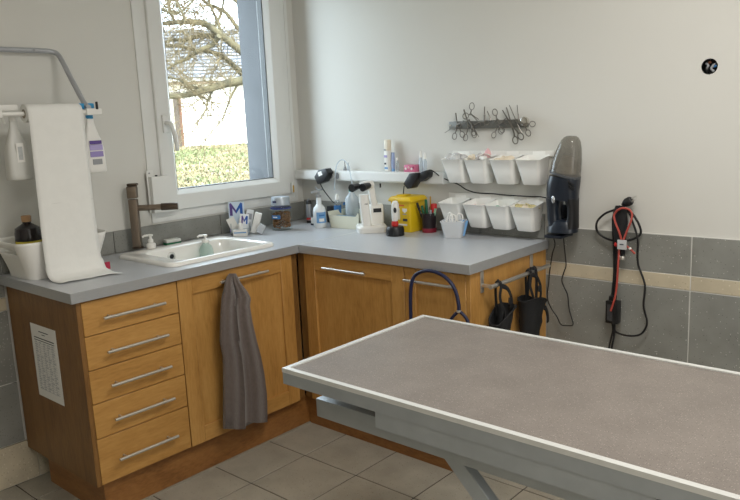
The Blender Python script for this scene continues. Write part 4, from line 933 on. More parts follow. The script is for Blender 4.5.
# pen pot
p = PZ(429, 233.2, H); px_, py_ = p.x - .02, p.y + .03
t = thing('pen_pot', (px_, py_, H), 'dark mesh pen pot with a red foot beside the yellow bin', 'pen pot')
la('pot', clear('smoked_mesh', (120, 112, 112), .55, .3, hcol=(54, 44, 48)), t, [(0, .0005), (.033, .0005), (.036, .092), (.0345, .092), (.032, .004), (0, .004)], (px_, py_, H), 24)
la('red_foot', mat('wine_red', (132, 30, 48), .5, var=.05), t, [(.0335, 0), (.0345, 0), (.0352, .02), (.0342, .02)], (px_, py_, H + .001), 24); la('rim', black, t, [(.035, 0), (.0372, 0), (.0372, .004), (.035, .004)], (px_, py_, H + .09), 24)
pens = [(-.022, -.012, black, -.03, -.03, .135, .0055, 'black marker leaning left in the pen pot'), (-.012, .012, steel, -.02, .02, .15, .003, 'thin steel rod standing in the pen pot'), (.0, -.018, green, .0, -.01, .15, .0062, 'dark green pen in the middle of the pen pot'),
        (-.006, -.02, green, -.02, -.012, .12, .006, 'shorter green pen at the front of the pen pot'), (.012, -.02, white, .02, -.01, .10, .006, 'white pen at the front of the pen pot'), (.018, .004, mat('pale_green_plastic', (150, 190, 160), .5, var=.04), .03, 0, .105, .006, 'pale green pen at the right of the pen pot'), (.0, .02, ochre, .0, .005, .165, .0028, 'ochre pencil standing tallest in the pen pot'), (.006, -.005, blue, .012, -.004, .10, .005, 'blue pen among the others in the pen pot')]
for dx, dy, m_, lx_, ly_, h_, r_, lb_ in pens:
    a_ = Vector((px_ + dx * .55, py_ + dy * .55, H + .0045 + r_)); b2 = a_ + Vector((lx_, ly_, h_)) * 1.0
    t = thing('pen', a_, lb_, 'pen'); tb('barrel', m_, t, [a_, a_.lerp(b2, .75)], r_, 8); tb('cap', m_ if m_ != white else greyp, t, [a_.lerp(b2, .755), b2], r_ * 1.15, 8)
q_ = Vector((px_ + .022, py_ + .012, H + .0055)); t = thing('glue_stick', q_, 'white glue stick with a red cap standing in the pen pot', 'glue stick')
la('tube_body', white, t, [(0, 0), (.0095, 0), (.0095, .09), (0, .09)], q_, 14); la('cap', redp, t, [(0, 0), (.0155, 0), (.0155, .038), (.014, .042), (0, .042)], q_ + Vector((0, 0, .0905)), 18)
# clear basket with scissors
p = PZ(453.5, 238.5, H); bx_, by_ = p.x - .02, p.y + .034
t = thing('clear_basket', (bx_, by_, H), 'small clear plastic basket on the worktop below the lower bins', 'basket')
bm = BM(); Mq = Matrix.Rotation(math.radians(20), 4, 'Z'); C_ = Vector((bx_, by_, 0))
def qr(z, a, b): return [C_ + Mq @ (q - C_) for q in rrect(bx_, by_, z, a, b, .012, 3)]
frost2 = clear('milky_clear_plastic', (244, 246, 248), .6, .2)
loft(bm, [qr(H + .0005, .040, .034), qr(H + .07, .053, .045), qr(H + .074, .056, .048), qr(H + .078, .056, .048), qr(H + .078, .051, .043), qr(H + .004, .038, .032)], (True, True)); ob('basket', bm, frost2, t, smooth=SM)
def ring_pts(c, r, ax1, ax2, n=14, e=1.0): return [Vector(c) + (Vector(ax1) * math.cos(a) + Vector(ax2) * math.sin(a) * e) * r for a in (2 * math.pi * k / n for k in range(n))]
sc = thing('scissors', (bx_ + .01, by_, H + .006), 'white handled scissors standing in the clear basket', 'scissors')
U = Vector((.75, .66, 0)); Z = Vector((0, 0, 1))
for sgn in (-1, 1):
    c_ = Vector((bx_ + .012, by_ - .004, H + .088)) + U * (.016 * sgn + .004) + Z * (.002 * sgn)
    tb('finger_ring', white, sc, ring_pts(c_, .0145, U, Z, 16, 1.35), .0032, 8, 0, True)
    tb('blade', steel, sc, [c_ - Z * .02, Vector((bx_ + .012, by_ - .004 + sgn * .002, H + .035)), Vector((bx_ + .012 - sgn * .006, by_ - .004 + sgn * .002, H + .009))], .003, 6)
b2 = thing('bandage_roll', (bx_ - .018, by_ + .004, H + .006), 'rolled pale bandage inside the clear basket', 'bandage'); la('roll', mat('beige_bandage', (214, 204, 184), .95, var=.08, vscale=90), b2, [(0, 0), (.018, 0), (.018, .06), (0, .06)], (bx_ - .018, by_ + .004, H + .006), 18); la('core', white, b2, [(0, 0), (.006, 0), (.006, .001), (0, .001)], (bx_ - .018, by_ + .004, H + .0662), 12)
M = Matrix.Translation((bx_ + .03, by_ + .012, H + .006)) @ Matrix.Rotation(math.radians(40), 4, 'Z') @ Matrix.Rotation(.25, 4, 'Y')
tag(ob('blue_packet', box(BM(), -.016, .016, -.002, .002, .003, .075, M), bluel), 'light blue paper packet leaning in the clear basket', 'packet')
bm = tube(BM(), [(bx_ - .03, by_ - .02, H + .01), (bx_ - .026, by_ - .022, H + .07), (bx_ - .012, by_ - .018, H + .112), (bx_ + .004, by_ - .02, H + .104), (bx_ + .012, by_ - .024, H + .06), (bx_ + .02, by_ - .022, H + .012)], .0045, 8, smooth=4); tag(ob('plastic_tweezers', bm, white, smooth=1.0), 'bent white plastic tweezers arching out of the clear basket', 'tweezers')

# ================================================================== BACK WALL: TRUNKING AND WHAT STANDS ON IT
TRZ0, TRZ1, TRY = 1.134, 1.187, -.066
tk = thing('cable_trunking', (.52, -.03, TRZ0), 'white cable trunking along the back wall with two sockets', 'trunking')
bx('channel', pvc, tk, .0095, 1.035, TRY + .004, -.0005, TRZ0, TRZ1, .002); bx('cover', pvc, tk, .0095, 1.035, TRY, TRY + .0038, TRZ0 + .006, TRZ1 - .006, .001, 1)
for u in (330.5, 337):
    q_ = PY(u, 172, TRY); s_ = la('socket', mat('socket_white', (214, 214, 210), .4, var=.01), tk, [(.012, 0), (.0215, 0), (.0215, .004), (.019, .005), (.017, -.0)], (q_.x, TRY - .0002, (TRZ0 + TRZ1) / 2), 24, (0, -1, 0))
    la('socket_well', greyp, s_, [(0, 0), (.0168, 0), (.0168, .0012), (0, .001)], (q_.x, TRY - .0004, (TRZ0 + TRZ1) / 2), 20, (0, -1, 0))
def adapter(name, label, poly, y0, dep, cable, r=.0028):
    t = thing(name, PY(*poly[0], y0), label, 'adapter')
    bm = BM(); prism(bm, [PY(u, v, y0) for u, v in poly], (0, dep, 0)); bevel(bm, .004, 2); ob('adapter_body', bm, black, t, smooth=SM)
    if cable: tb('cable', rubber, t, cable, r, 7, 5)
    return t
t = adapter('power_adapter', 'black plug-in adapter on the trunking above the white bottle', [(314, 177), (318, 170), (325, 168.5), (328, 173), (323.5, 182), (317.5, 184.5)], -.112, .0455, [PY(320, 183, -.1), PY(323, 189, -.1), PY(328, 196, -.09), PY(333, 202, -.085), PY(337, 205, -.085)])
bm = BM(); prism(bm, [PY(u, v, -.1125) for u, v in ((317.5, 172.5), (321, 171.2), (322.3, 174.8), (318.8, 176.5))], (0, .0008, 0)); ob('adapter_label', bm, white, t)
tb('cable_clip', greyp, t, [PY(315.5, 187, -.1), PY(318, 190, -.1), PY(322, 189.5, -.1)], .004, 6, 3)
t = adapter('power_adapter', 'larger black adapter on the trunking above the yellow bin', [(403, 184), (409, 173.5), (417, 173), (418, 177), (411, 188.5), (407, 189)], -.118, .052, [PY(404.2, 186, -.1), PY(403.6, 191, -.09), PY(403.5, 195, -.05)])
t = adapter('power_adapter', 'smaller black adapter on the trunking beside the larger one', [(417.5, 177), (420.5, 172), (426, 170.2), (428.3, 173), (427.5, 177.5), (421, 182)], -.108, .0415, None)
# its lead droops behind the upper bins to the vacuum
tb('cable', rubber, t, [PY(427.5, 171, -.09), PY(430.5, 170, -.085), PY(435, 172.5, -.075), PY(441, 177, -.06), PY(450, 181, -.04), PY(458.5, 184.5, -.03), PY(466, 189.5, -.03), PY(475, 192.5, -.028), PY(484, 193.5, -.024), PY(495, 194, -.024), PY(510, 195.5, -.022), PY(530, 196.5, -.022), PY(541, 197, -.022), PY(546, 197.8, -.025)], .0028, 7, 5)
# clear tube hooked over the trunking
tag(tb('infusion_tube', frost, None, [PY(334.5, 190, -.085), PY(335, 180, -.085), PY(336.5, 166, -.075), PY(341, 160, -.07), PY(346, 162, -.07), PY(350, 172, -.08), PY(352, 184, -.09)], .0028, 8, 6), 'thin clear infusion tube looping over the trunking above the flask', 'tube')
ZT2 = TRZ1 + .0003
def onshelf(u, y=-.033): q = PY(u, 168, y); return q.x, y
x, y = onshelf(345); t = thing('nasal_atomiser', (x, y, ZT2), 'tiny steel tipped atomiser standing alone on the trunking', 'atomiser')
la('cone', greyp, t, [(0, 0), (.011, 0), (.01, .006), (.004, .022), (0, .023)], (x, y, ZT2), 14); la('tip', black, t, [(0, 0), (.0022, 0), (.0016, .03), (0, .031)], (x, y, ZT2 + .0225), 8)
x, y = onshelf(348.5); t = thing('plastic_ampoule', (x, y, ZT2), 'small translucent ampoule beside the steel tipped atomiser', 'ampoule'); la('ampoule', frost, t, [(0, 0), (.008, 0), (.008, .02), (.003, .03), (.003, .042), (0, .042)], (x, y, ZT2), 12); la('twist_tab', white, t, [(0, 0), (.004, 0), (.005, .008), (0, .009)], (x, y, ZT2 + .042), 8, sy=.4)
x, y = onshelf(388.5); t = thing('lotion_bottle', (x, y, ZT2), 'tall cream and white lotion bottle with grey print on the trunking', 'bottle')
b_ = ob('bottle', (lambda bm: (loft(bm, [[Vector(q) for q in rrect(x, y, ZT2 + z, a, b, .01, 4)] for z, a, b in ((0, .016, .013), (.004, .0175, .0145), (.09, .0175, .0145), (.104, .0165, .0135))]), bm)[1])(BM()), white, t, smooth=SM)
ob('flip_cap', (lambda bm: (loft(bm, [[Vector(q) for q in rrect(x, y, ZT2 + z, a, b, .01, 4)] for z, a, b in ((.1045, .0168, .0138), (.155, .0168, .0138), (.159, .014, .011))]), bm)[1])(BM()), mat('cream_cap', (222, 212, 192), .45, var=.02), t, smooth=SM)
for z0, z1, m_, w_ in ((.105, .112, ink, .006), (.07, .082, lilac, .010), (.035, .044, ink_d, .006), (.012, .022, bluel, .011)): bx('label_print', m_, b_, x - .014, x - .014 + 2 * w_, y - .0152, y - .0144, ZT2 + z0, ZT2 + z1)
x, y = onshelf(393.3); t = thing('squeeze_tube', (x, y, ZT2), 'lilac blue squeeze tube standing on its cap beside the tall lotion bottle', 'tube')
la('cap', bluel, t, [(0, 0), (.008, 0), (.008, .014), (0, .014)], (x, y, ZT2), 14)
ob('tube_body', (lambda bm: (loft(bm, [[Vector((x + a * math.cos(k * .5236), y + b * math.sin(k * .5236), ZT2 + z)) for k in range(12)] for z, a, b in ((.0145, .009, .009), (.05, .011, .008), (.095, .012, .001))]), bm)[1])(BM()), mat('lilac_tube', (150, 164, 200), .4, var=.05), t, smooth=1.0)
x, y = onshelf(397.5); vial('serum_vial', 'small clear serum vial next to the lilac squeeze tube', x, y, ZT2, .008, .055, clr, white, .016, .5)
x, y = onshelf(412); t = thing('pink_lancet_box', (x, y, ZT2), 'small pink see-through box of lancets on the trunking', 'box')
bx('box_body', pink, t, x - .034, x + .034, y - .022, y + .02, ZT2, ZT2 + .035, .003)
for k, (dx, m_) in enumerate(((-.022, white), (-.004, pinks), (.014, white), (.025, mat('magenta_print', (150, 40, 90), .5, var=.05)))): la('lancet', m_, t, [(0, 0), (.006, 0), (.005, .0012), (0, .0014)], (x + dx, y - .0221, ZT2 + .016 + .006 * (k % 2)), 10, (0, -1, 0))
for u, lb_, hh in ((421, 'left one of two clear spray vials beside the pink box', .07), (425.2, 'clear spray vial standing closest to the first upper bin', .062)):
    x, y = onshelf(u); vial('spray_vial', lb_, x, y, ZT2, .0095, hh, frost, white, .032, .6)

# ================================================================== WALL BINS
for z, x0, lb_ in ((1.262, 1.055, 'upper white rail carrying four wall bins'), (1.064, 1.028, 'lower white rail carrying four wall bins')):
    t = thing('bin_rail', (1.3, 0, z), lb_, 'rail')
    bx('rail_bar', white, t, x0, 1.578, -.0105, -.0085 + .004, z, z + .026, .001, 1)
    for x in (1.12, 1.35, 1.566): tb('rail_fixing', white, t, [(x, -.0035, z + .013), (x, -.0005, z + .013)], .008, 10)
def make_bin(x0, zf):      # x0: left end of the front rim
    xc, t = x0 + .058, thing('wall_bin', (x0 + .058, -.066, zf - .11), 'x', 'bin')
    prof = ((0, .0395, .034), (.005, .0415, .037), (.06, .050, .046), (.108, .0575, .0535), (.110, .0592, .055))
    bm = BM(); out = []
    for dz, a, b in prof: out.append([Vector((q.x, q.y, q.z + (.016 * (q.y - (-.066 - b)) / (2 * b) if dz > .1 else 0))) for q in rrect(xc, -.012 - b, zf - .11 + dz, a, b, .014, 5)])
    inn = []
    for dz, a, b in reversed(prof): inn.append([Vector((q.x, q.y, q.z + (.016 * (q.y - (-.066 - b)) / (2 * b) if dz > .1 else 0))) for q in rrect(xc, -.012 - b, max(zf - .11 + dz, zf - .107), a - .0022, b - .0022, .012, 5)])
    loft(bm, out + inn); ob('bin_body', bm, whitem, t, smooth=.9)
    bx('hook', whitem, t, xc - .03, xc + .03, -.0118, -.0108, zf - .02, zf + .03)
    return t
NB = ['upper wall bin full of clear packets, beside the spray vials', 'upper wall bin with a pink wrapper sticking out', 'upper wall bin filled with beige gauze', 'empty upper wall bin next to the black vacuum',
      'lower wall bin with a few blue caps, above the clear basket', 'lower wall bin holding pale pink packets', 'lower wall bin holding green and white packets', 'lower wall bin full of yellowish wrappers, next to the vacuum']
PB = [(1.062, 1.255), (1.186, 1.255), (1.322, 1.255), (1.452, 1.255), (1.040, 1.052), (1.176, 1.052), (1.298, 1.052), (1.422, 1.052)]
b0 = make_bin(*PB[0]); b0['label'] = NB[0]; b0['group'] = 'white wall bins on two rails'
for (x0, zf), lb_ in zip(PB[1:], NB[1:]): copy_tree(b0, (x0 + .058, -.066, zf - .11), lb_)
def crumple(name, label, c, r, m_, sc=(1, 1, .6), amp=.5, seed=0, grp=None, cat='packet'):
    bm = sph(BM(), Vector(), r, 3, sc)
    for v in bm.verts: v.co *= 1 + amp * noise.noise(v.co * 55 + Vector((seed * 3.1, 0, 0))) ; v.co += Vector(c)
    return tag(ob(name, bm, m_, smooth=.5), label, cat, grp)
gauze = mat('beige_gauze', (226, 212, 190), .95, var=.08, vscale=80, bump=.3)
wrapy = mat('yellow_wrapper', (206, 192, 140), .5, var=.25, vscale=50)
fill = [(0, [((-.03, -.075), .022, film), ((.005, -.08), .024, mat('grey_white_film', (206, 208, 208), .3, var=.12, vscale=60)), ((.032, -.06), .02, film), ((0, -.045), .024, white)], 'crumpled packet in the upper bin beside the spray vials'),
        (1, [((-.03, -.08), .02, gauze), ((.0, -.07), .024, film), ((.028, -.08), .018, white), ((.004, -.05), .022, mat('reddish_tube', (190, 130, 116), .5, var=.1))], 'packet in the upper bin with the pink wrapper'),
        (2, [((-.022, -.07), .028, gauze), ((.022, -.066), .028, gauze)], 'gauze wad in its upper bin'),
        (4, [((-.012, -.075), .011, sky_b), ((.016, -.066), .01, blue), ((0, -.05), .011, sky_b)], 'small blue cap in the lower bin above the clear basket'),
        (5, [((-.02, -.07), .024, mat('shell_pink', (238, 222, 214), .6, var=.04)), ((.022, -.064), .024, mat('shell_pink', (238, 222, 214), .6))], 'pale pink packet in its lower bin'),
        (6, [((-.02, -.07), .02, mat('mint_green', (160, 206, 184), .5, var=.1)), ((.02, -.066), .022, white), ((.0, -.05), .018, mat('mint_green', (160, 206, 184), .5))], 'packet in the lower bin with green packets'),
        (7, [((-.026, -.075), .02, wrapy), ((.0, -.082), .018, gauze), ((.026, -.07), .02, wrapy), ((.004, -.05), .024, mat('grey_white_film', (206, 208, 208), .3))], 'yellowish wrapper in the lower bin next to the vacuum')]
ADJ = {'clear_wrap_film': 'see-through ', 'grey_white_film': 'greyish white ', 'white_plastic': 'plain white ', 'beige_gauze': 'beige ', 'reddish_tube': 'reddish ', 'mint_green': 'mint green ', 'cyan_blue_plastic': 'bright ', 'blue_plastic': 'darker ', 'yellow_wrapper': 'dull '}
for bi, items, lb_ in fill:
    x0, zf = PB[bi]; up = {0: .004, 1: .004, 2: -.012, 4: -.03, 5: -.022, 6: -.02, 7: -.008}[bi]
    for k, ((dx, dy), r, m_) in enumerate(items): crumple('packet', ADJ.get(m_.name, '') + lb_, (x0 + .058 + dx, dy, zf + up), r, m_, seed=bi * 5 + k, grp='contents of wall bin %s' % ['one', 'two', 'three', 'four', 'five', 'six', 'seven', 'eight'][bi], sc=(1, 1, .8))
x0, zf = PB[1]; t = crumple('pink_wrapper', 'pale pink twisted wrapper poking up from an upper bin', (x0 + .092, -.05, zf + .012), .02, pinks, (.75, .7, 1.9), .35, 3, cat='wrapper')
rnd = random.Random(9)
for k in range(4):   # blister rings / wrapper edges on top of the packets
    for bi in (0, 1, 7):
        x0, zf = PB[bi]; c_ = Vector((x0 + .022 + .025 * k, -.075 + .02 * (k % 2), zf + .012 + .004 * (k % 3) - (.014 if bi == 7 else 0)))
        a_ = Vector((rnd.uniform(-1, 1), rnd.uniform(-1, 1), rnd.uniform(-.4, .4))).normalized(); b2 = a_.cross(Vector((rnd.uniform(-.4, .4), .5, 1))).normalized()
        tag(tb('packet_edge', {0: film, 1: white, 7: wrapy}[bi], None, ring_pts(c_, .014 + .004 * (k % 2), a_, b2, 12), .0022, 6, 0, True), {0: 'curled clear film strip on the packets beside the spray vials', 1: 'curled white strip on the packets below the pink wrapper', 7: 'curled yellowish strip on the wrappers next to the vacuum'}[bi], 'strip', {0: 'clear film strips', 1: 'white strips', 7: 'yellowish strips'}[bi])

# ================================================================== MAGNETIC BAR AND INSTRUMENTS
mb = thing('magnetic_bar', (1.25, 0, 1.388), 'dark steel magnetic bar on the back wall holding surgical instruments', 'magnetic bar')
bx('bar', mat('gunmetal_bar', (122, 122, 118), .4, .45, var=.05), mb, 1.044, 1.456, -.0165, -.0005, 1.389, 1.424, .002)
for x in (1.05, 1.447): la('end_screw', steel, mb, [(0, 0), (.0045, 0), (.004, .0015), (0, .002)], (x, -.0165, 1.407), 10, (0, -1, 0))
IY = [-.0205]
def instrument(name, label, rings, pivot, tips, r=.0024, rr=3.1, cat='instrument'):
    """rings: pixel centres of the finger rings, pivot: pixel, tips: pixel ends of the two blades"""
    y = IY[0]; IY[0] = -.0205 - ((IY[0] + .0205) * -1 + .0034) % .017
    piv = PY(*pivot, y); t = thing(name, piv, label, cat)
    for k, (rc, tip) in enumerate(zip(rings, tips)):
        yy = y - .0018 * k; c_ = PY(*rc, yy); pv = PY(*pivot, yy); tp_ = PY(*tip, yy)
        d = (pv - c_).normalized(); sd = Vector((0, 1, 0)).cross(d); R_ = rr / 205
        bm = tube(BM(), ring_pts(c_, R_, d, sd, 14, .82), r * .8, 6, True)
        tube(bm, [c_ + d * R_, c_ + d * (R_ * 1.8) + sd * .002, pv, pv.lerp(tp_, .6), tp_], lambda s: r * (1.15 - .6 * max(0, s - .4)), 6)
        ob('shank', bm, chrome, t, smooth=1.0)
    tb('pivot_screw', chrome, t, [piv - Vector((0, .0045, 0)), piv + Vector((0, .002, 0))], .0038, 8)
    return t
def rod(name, label, a, b, r=.0022, cat='instrument', tipm=None):
    y = IY[0]; IY[0] = -.0205 - ((IY[0] + .0205) * -1 + .0034) % .017
    A_, B_ = PY(*a, y), PY(*b, y); t = thing(name, B_, label, cat); M_ = A_.lerp(B_, .55)
    tb('grip', chrome, t, [M_, B_], r * 1.25, 7); tb('tip', chrome, t, [A_, M_.lerp(A_, .02)], r * .8, 6); return t
instrument('artery_clamp', 'slim clamp hanging upright nearest the left end of the magnetic bar', [(454.5, 136.3), (462.3, 134.6)], (457.2, 125), [(455.4, 113), (456, 113)])
instrument('artery_clamp', 'longer clamp hanging upright second from the left end of the magnetic bar', [(465.5, 137.6), (474, 134.6)], (468.2, 124), [(463.4, 109.6), (464.2, 109.4)])
instrument('surgical_scissors', 'scissors hanging rings up with blades pointing down right on the magnetic bar', [(471.8, 106.3), (465.6, 116)], (470.8, 114), [(478.6, 119.5), (477.5, 121)], rr=3.3)
instrument('bandage_scissors', 'angled scissors lying across the crossed clamps on the magnetic bar', [(473.5, 133), (459, 125)], (469.2, 120.2), [(478.8, 137), (477, 134)], rr=2.6)
rod('probe', 'thin probe lying almost flat past the left end of the magnetic bar', (444.8, 132.8), (463.5, 120.8), .0017)
rod('scalpel_handle', 'flat scalpel handle upright in the middle of the magnetic bar', (484.6, 106.6), (484.4, 121.5), .0032)
rod('tweezer', 'short tweezer leaning left in the middle of the magnetic bar', (487.2, 111.3), (491.5, 121), .003)
instrument('needle_holder', 'needle holder lying sideways in the middle of the magnetic bar', [(482.5, 124.5), (486.8, 122.5)], (478.5, 122.5), [(473.5, 126.3), (473.3, 125.4)], rr=2.4)
instrument('surgical_scissors', 'scissors with one ring up and blades crossing the middle of the magnetic bar', [(494.9, 112.4), (500.8, 130.8)], (497.2, 119.3), [(507, 124.5), (494, 122)], rr=3.1)
instrument('curved_scissors', 'curved scissors hanging with one ring low right of the middle of the magnetic bar', [(493.8, 135), (502, 130)], (498, 124.6), [(506.5, 118), (507.5, 119.5)], rr=2.8)
instrument('long_forceps', 'longest forceps slanting across the right part of the magnetic bar', [(515.2, 140.2), (520.6, 136.4)], (511.8, 126), [(502.4, 110.2), (506.4, 107.4)], .0034, 3.3)
rod('long_tweezer', 'long thin tweezer slanting behind the longest forceps', (509.3, 105.2), (521.5, 133), .0026); rod('hook_probe', 'upright hooked probe near the right end of the magnetic bar', (517.1, 105), (518.8, 121), .0022)
instrument('suture_scissors', 'small scissors sticking out past the right end of the magnetic bar', [(532.4, 124), (528.2, 133)], (523.5, 124.3), [(515.5, 119), (515, 121)], rr=2.9)
q_ = PY(523.8, 121.5, -.03); t = thing('steel_cup', q_, 'small shiny round steel cup stuck to the right end of the magnetic bar', 'cup')
la('cup', mat('polished_steel', (222, 220, 214), .18, 1, var=.02), t, [(0, 0), (.019, 0), (.0205, .006), (.019, .012), (.015, .0135), (0, .012)], (q_.x, -.0168, q_.z), 22, (0, -1, 0)); bx('magnet_foot', steel, t, q_.x - .022, q_.x - .002, -.0195, -.0168, q_.z - .012, q_.z + .014)

# ================================================================== VACUUM
YV = -.075
def VP(u, v, y=YV): return PY(u, v, y)
vc = thing('handheld_vacuum', VP(563, 233), 'navy black handheld vacuum with a smoky dust cup on the back wall', 'vacuum')
def vring(u, v, w, dep, y=YV, tilt=.12, n=20):
    c = VP(u, v, y); ax = Vector((math.cos(tilt), 0, -math.sin(tilt)))
    return [c + ax * (w * math.copysign(abs(math.cos(a)) ** .8, math.cos(a))) + Vector((0, dep * math.copysign(abs(math.sin(a)) ** .8, math.sin(a)), 0)) for a in (2 * math.pi * k / n for k in range(n))]
PXM = 1 / 214.
dc = [(565.3, 174, 13.4, .05, .24), (566.3, 166, 13.0, .05, .22), (568, 156.5, 11.8, .047, .2), (569.8, 147.5, 10.0, .042, .16), (571, 141, 8.2, .035, .12), (571.4, 137.6, 6.2, .027, .08), (571.6, 136, 4, .018, .05)]
bm = BM(); loft(bm, [vring(u, v, w_ * PXM, d_, tilt=tl) for u, v, w_, d_, tl in dc], (False, True)); cup = ob('dust_cup', bm, smoke, vc, smooth=1.0)
bm = BM(); loft(bm, [vring(u, v, w_ * PXM * .82, d_ * .8, tilt=.12) for u, v, w_, d_ in ((566, 173, 11, .044), (567, 166, 9.5, .04), (568, 160, 7.5, .032), (568.4, 156, 6, .026))]); ob('filter', bm, mat('grey_filter', (150, 142, 128), .8, var=.2, vscale=40), cup, smooth=1.0)
bm = BM(); loft(bm, [vring(565.1, 175.4, 13.8 * PXM, .051, tilt=.24), vring(565.3, 173.4, 13.8 * PXM, .051, tilt=.24)]); ob('lock_ring', bm, mat('lock_ring_grey', (78, 80, 84), .4, var=.05), vc, smooth=SM)
bm = BM(); loft(bm, [vring(u, v, w_ * PXM, d_, tilt=.1) for u, v, w_, d_ in ((565, 176.4, 13.5, .052), (563.6, 183, 14.3, .053), (562.8, 189, 14.3, .052), (562.5, 196, 14.2, .05), (562.4, 199, 14, .048))]); mh = ob('motor_housing', bm, vac_b, vc, smooth=1.0)
for k in range(3): tb('air_slot', black, mh, [VP(568 + k * .4, 181.5 + 2.6 * k, YV - .05), VP(574 + k * .4, 185 + 2.6 * k, YV - .043)], .0028, 6)
bm = BM(); loft(bm, [vring(u, v, w_ * PXM, d_, tilt=.02) for u, v, w_, d_ in ((555, 198, 6.6, .046), (554.6, 208, 5.6, .042), (555, 218, 5.6, .04), (557, 228, 6, .04))]); ob('front_arm', bm, vac_b, vc, smooth=1.0)
bm = BM(); loft(bm, [vring(u, v, w_ * PXM, d_, tilt=.02) for u, v, w_, d_ in ((571.5, 198, 5.2, .042), (573, 207, 4, .034), (573, 217, 4, .034), (571.5, 228, 5.4, .038))]); ob('handle_grip', bm, vac_d, vc, smooth=1.0)
bm = BM(); loft(bm, [vring(u, v, w_ * PXM, d_, tilt=0) for u, v, w_, d_ in ((562.5, 231.5, 13.6, .05), (562.8, 227, 13.6, .046), (563.4, 221, 11.5, .04), (563.8, 219.5, 9, .034))]); ob('battery_foot', bm, vac_b, vc, smooth=1.0)
q_ = VP(553.2, 199.5, YV - .047); ob('power_switch', sph(BM(), q_, .0105, 2, (.8, .5, 1.7)), mat('chrome_switch', (206, 210, 214), .2, .8, var=.02), vc, smooth=1.0)
a_, b2 = VP(547.8, 234.5), VP(578, 231); dk = bx('charging_dock', vac_b, vc, a_.x + .004, VP(566, 232).x, -.118, -.0087, .928, .9405, .004)
bx('dock_back', vac_d, vc, VP(553, 225).x, VP(566, 225).x, -.0225, -.0087, .9408, 1.06, .004)
lead = [(551.5, 233), (555, 243.5), (552.5, 253), (551, 262), (549.5, 272), (548.8, 281), (547.3, 297), (551, 308), (556.8, 316.5), (560.8, 324.4), (567, 325.6), (573, 324.6), (571, 316), (569, 308), (567.6, 295), (564, 287), (561.8, 280), (564, 272), (566, 265), (565, 253), (563.8, 241), (563.5, 232.5)]
tb('charging_lead', rubber, vc, [PY(u, v, -.04 if 0 < i < len(lead) - 1 else -.06) for i, (u, v) in enumerate(lead)], .0026, 7, 5)
# ================================================================== CABLE BUNDLE ON A HOOK
YC = -.04
cb = thing('cable_bundle', PY(617, 322, YC), 'black and coral red cables with a power brick hung on the back wall', 'cables')
def C3(pts, y=YC, wob=.006): return [PY(u, v, y + wob * math.sin(i * 1.7)) for i, (u, v) in enumerate(pts)]
hk = tb('wall_hook', steel, cb, [PY(621, 205, -.0005), PY(621, 206, -.03), PY(621, 208, -.058), PY(621, 205, -.066)], .004, 8, 3)
bm = BM(); pl = PY(627.5, 201.5, YC); M = Matrix.Translation(pl) @ Matrix.Rotation(.5, 4, 'Y'); lathe(bm, [(0, 0), (.015, 0), (.018, .006), (.018, .022), (.012, .034), (.006, .04), (0, .04)], pl + Vector((.016, 0, .006)), 16, (-.9, 0, -.5)); plug = ob('plug', bm, black, cb, smooth=SM)
for dz in (-.006, .006): tb('plug_pin', steel, plug, [pl + Vector((.014, dz * .6, .006 + dz)), pl + Vector((.034, dz * .6, .017 + dz))], .0024, 8)
tb('black_cord', rubber, cb, C3([(624, 203), (616, 209), (604.8, 213.8), (597, 222), (597.4, 231.4), (605, 237.8), (616, 241), (630, 240), (640, 234.8), (639.8, 226.6), (633.6, 215.4), (626, 208.5), (618, 209.5)]), .0046, 8, 6)
tb('black_cord', rubber, cb, C3([(621, 207), (629, 213), (633, 223), (637.8, 239.4), (637.4, 255.4), (638.6, 266), (645, 285.4), (643.5, 305.8), (647, 322.8), (641, 334), (629, 335.8), (616, 332), (613.5, 324)], YC - .004), .0042, 8, 6)
for du, y_ in ((0, YC), (2.6, YC - .006), (1.2, YC + .008)): tb('black_cord', rubber, cb, C3([(616 + du, 208), (613 + du, 218), (613.2 + du, 235), (614 + du, 255), (614 + du, 275), (612.5 + du, 290), (611.5 + du, 302)], y_, .003), .0044, 8, 5)
bm = BM(); loft(bm, [[PY(u + w_ * math.cos(a), v, YC - .012 + .02 * math.sin(a)) for a in (2 * math.pi * k / 14 for k in range(14))] for u, v, w_ in ((620, 205.5, 4.5), (620, 212, 7), (620.5, 222, 7.6), (620, 232, 7), (620, 242, 5.6), (621, 250, 4.6), (621.5, 255, 3.4))]); ob('wound_cord', bm, nylon, cb, smooth=1.0)
la('metal_end', steel, cb, [(0, 0), (.012, 0), (.014, .008), (.012, .016), (0, .016)], PY(622, 259.5, YC - .012), 14)
ob('red_clip', sph(BM(), PY(616, 244.5, YC - .022), .01, 2, (.8, .6, 1)), redp, cb, smooth=1.0)
YR = YC - .038
tb('red_cord', redc, cb, C3([(617, 210.5), (614, 215.6), (615.5, 223), (619, 231.6), (621.4, 240), (622.4, 244)], YR, .002), .0042, 8, 5); tb('red_cord', redc, cb, C3([(622.6, 244), (623.5, 240), (627.4, 230), (631, 221), (632, 214), (628.6, 209.3), (622, 208.2), (617, 210.5)], YR - .004, .002), .0042, 8, 5)
tb('red_cord', redc, cb, C3([(620, 245), (619, 250), (618.6, 258), (618, 267), (617, 283), (615, 297), (610.6, 311)], YR, .002), .0042, 8, 5); tb('red_cord', redc, cb, C3([(624, 244.5), (629, 248), (635, 253.8)], YR, .001), .0042, 8, 4)
tb('white_tie', white, cb, C3([(629.6, 247.6), (630.6, 249.4)], YR, 0), .0058, 8)
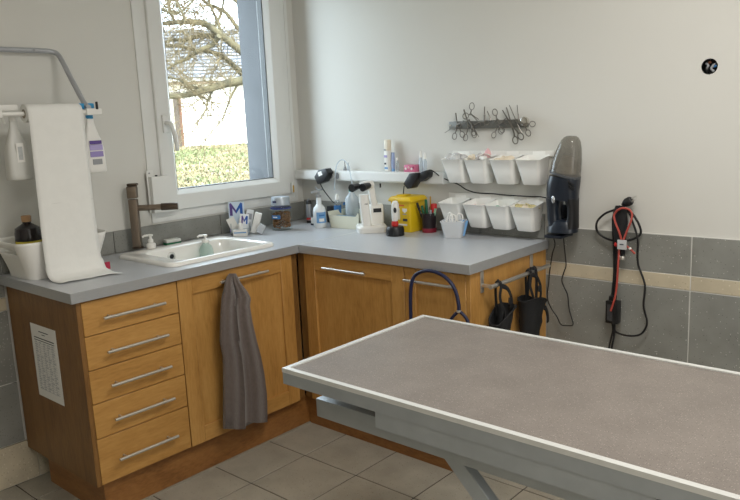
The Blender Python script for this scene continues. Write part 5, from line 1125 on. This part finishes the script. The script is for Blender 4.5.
q_ = PY(622, 244.5, YR - .012); bx('silver_tag', mat('grey_tag', (186, 186, 186), .45, var=.05), cb, q_.x - .018, q_.x + .018, q_.y - .004, q_.y + .006, q_.z - .02, q_.z + .018, .002)
bx('tag_print', ink_d, cb, q_.x - .008, q_.x + .008, q_.y - .0046, q_.y - .004, q_.z - .002, q_.z + .003)
a_, b2 = PY(606.5, 322, YC - .02), PY(618.8, 301.5, YC - .02); pb_ = bx('power_brick', black, cb, a_.x, b2.x, YC - .034, YC + .006, a_.z, b2.z, .004)
bx('brick_stub', black, cb, a_.x + .012, a_.x + .035, YC - .03, YC, b2.z + .0005, b2.z + .02, .003)
bx('rating_label', mat('label_grey', (58, 58, 60), .6, var=.3, vscale=120), pb_, a_.x + .008, a_.x + .03, YC - .0348, YC - .0342, a_.z + .012, b2.z - .014)
for du in (0, 2.6): tb('black_cord', rubber, cb, C3([(612 + du, 322), (613 + du * .6, 330), (611 + du, 339), (609 + du, 348), (608 + du, 362)], YC - .01, .002), .0042, 8, 4)
# ================================================================== ELECTRICAL BOX
jb = thing('electrical_box', (HX, .03, HZ - .033), 'round black electrical box with loose wires set in the back wall', 'electrical box')
bm = BM(); pr_ = [(HR - .0006, -.001), (HR - .0006, .045), (.001, .046)]
loft(bm, [[Vector((HX + r * math.cos(a), y, HZ + r * math.sin(a))) for a in (2 * math.pi * k / 28 for k in range(28))] for r, y in pr_], (False, True)); ob('box_cup', bm, black, jb, smooth=SM, norm=False)
for k, (m_, pts) in enumerate(((greyp, [(-.02, .04, -.016), (-.012, .012, -.006), (-.006, .006, .004), (-.016, .016, .012)]), (mat('brown_wire', (110, 70, 52), .5, var=.05), [(-.012, .042, .018), (-.008, .016, .012), (.0, .01, .016)]), (blue, [(.012, .042, .0), (.01, .014, -.002), (.022, .012, .002)]), (greyp, [(.018, .04, .012), (.012, .012, .006), (.004, .008, -.008), (.014, .01, -.018)]))):
    tb('wire', m_, jb, [(HX + a, b, HZ + c) for a, b, c in pts], .0045, 7, 4)
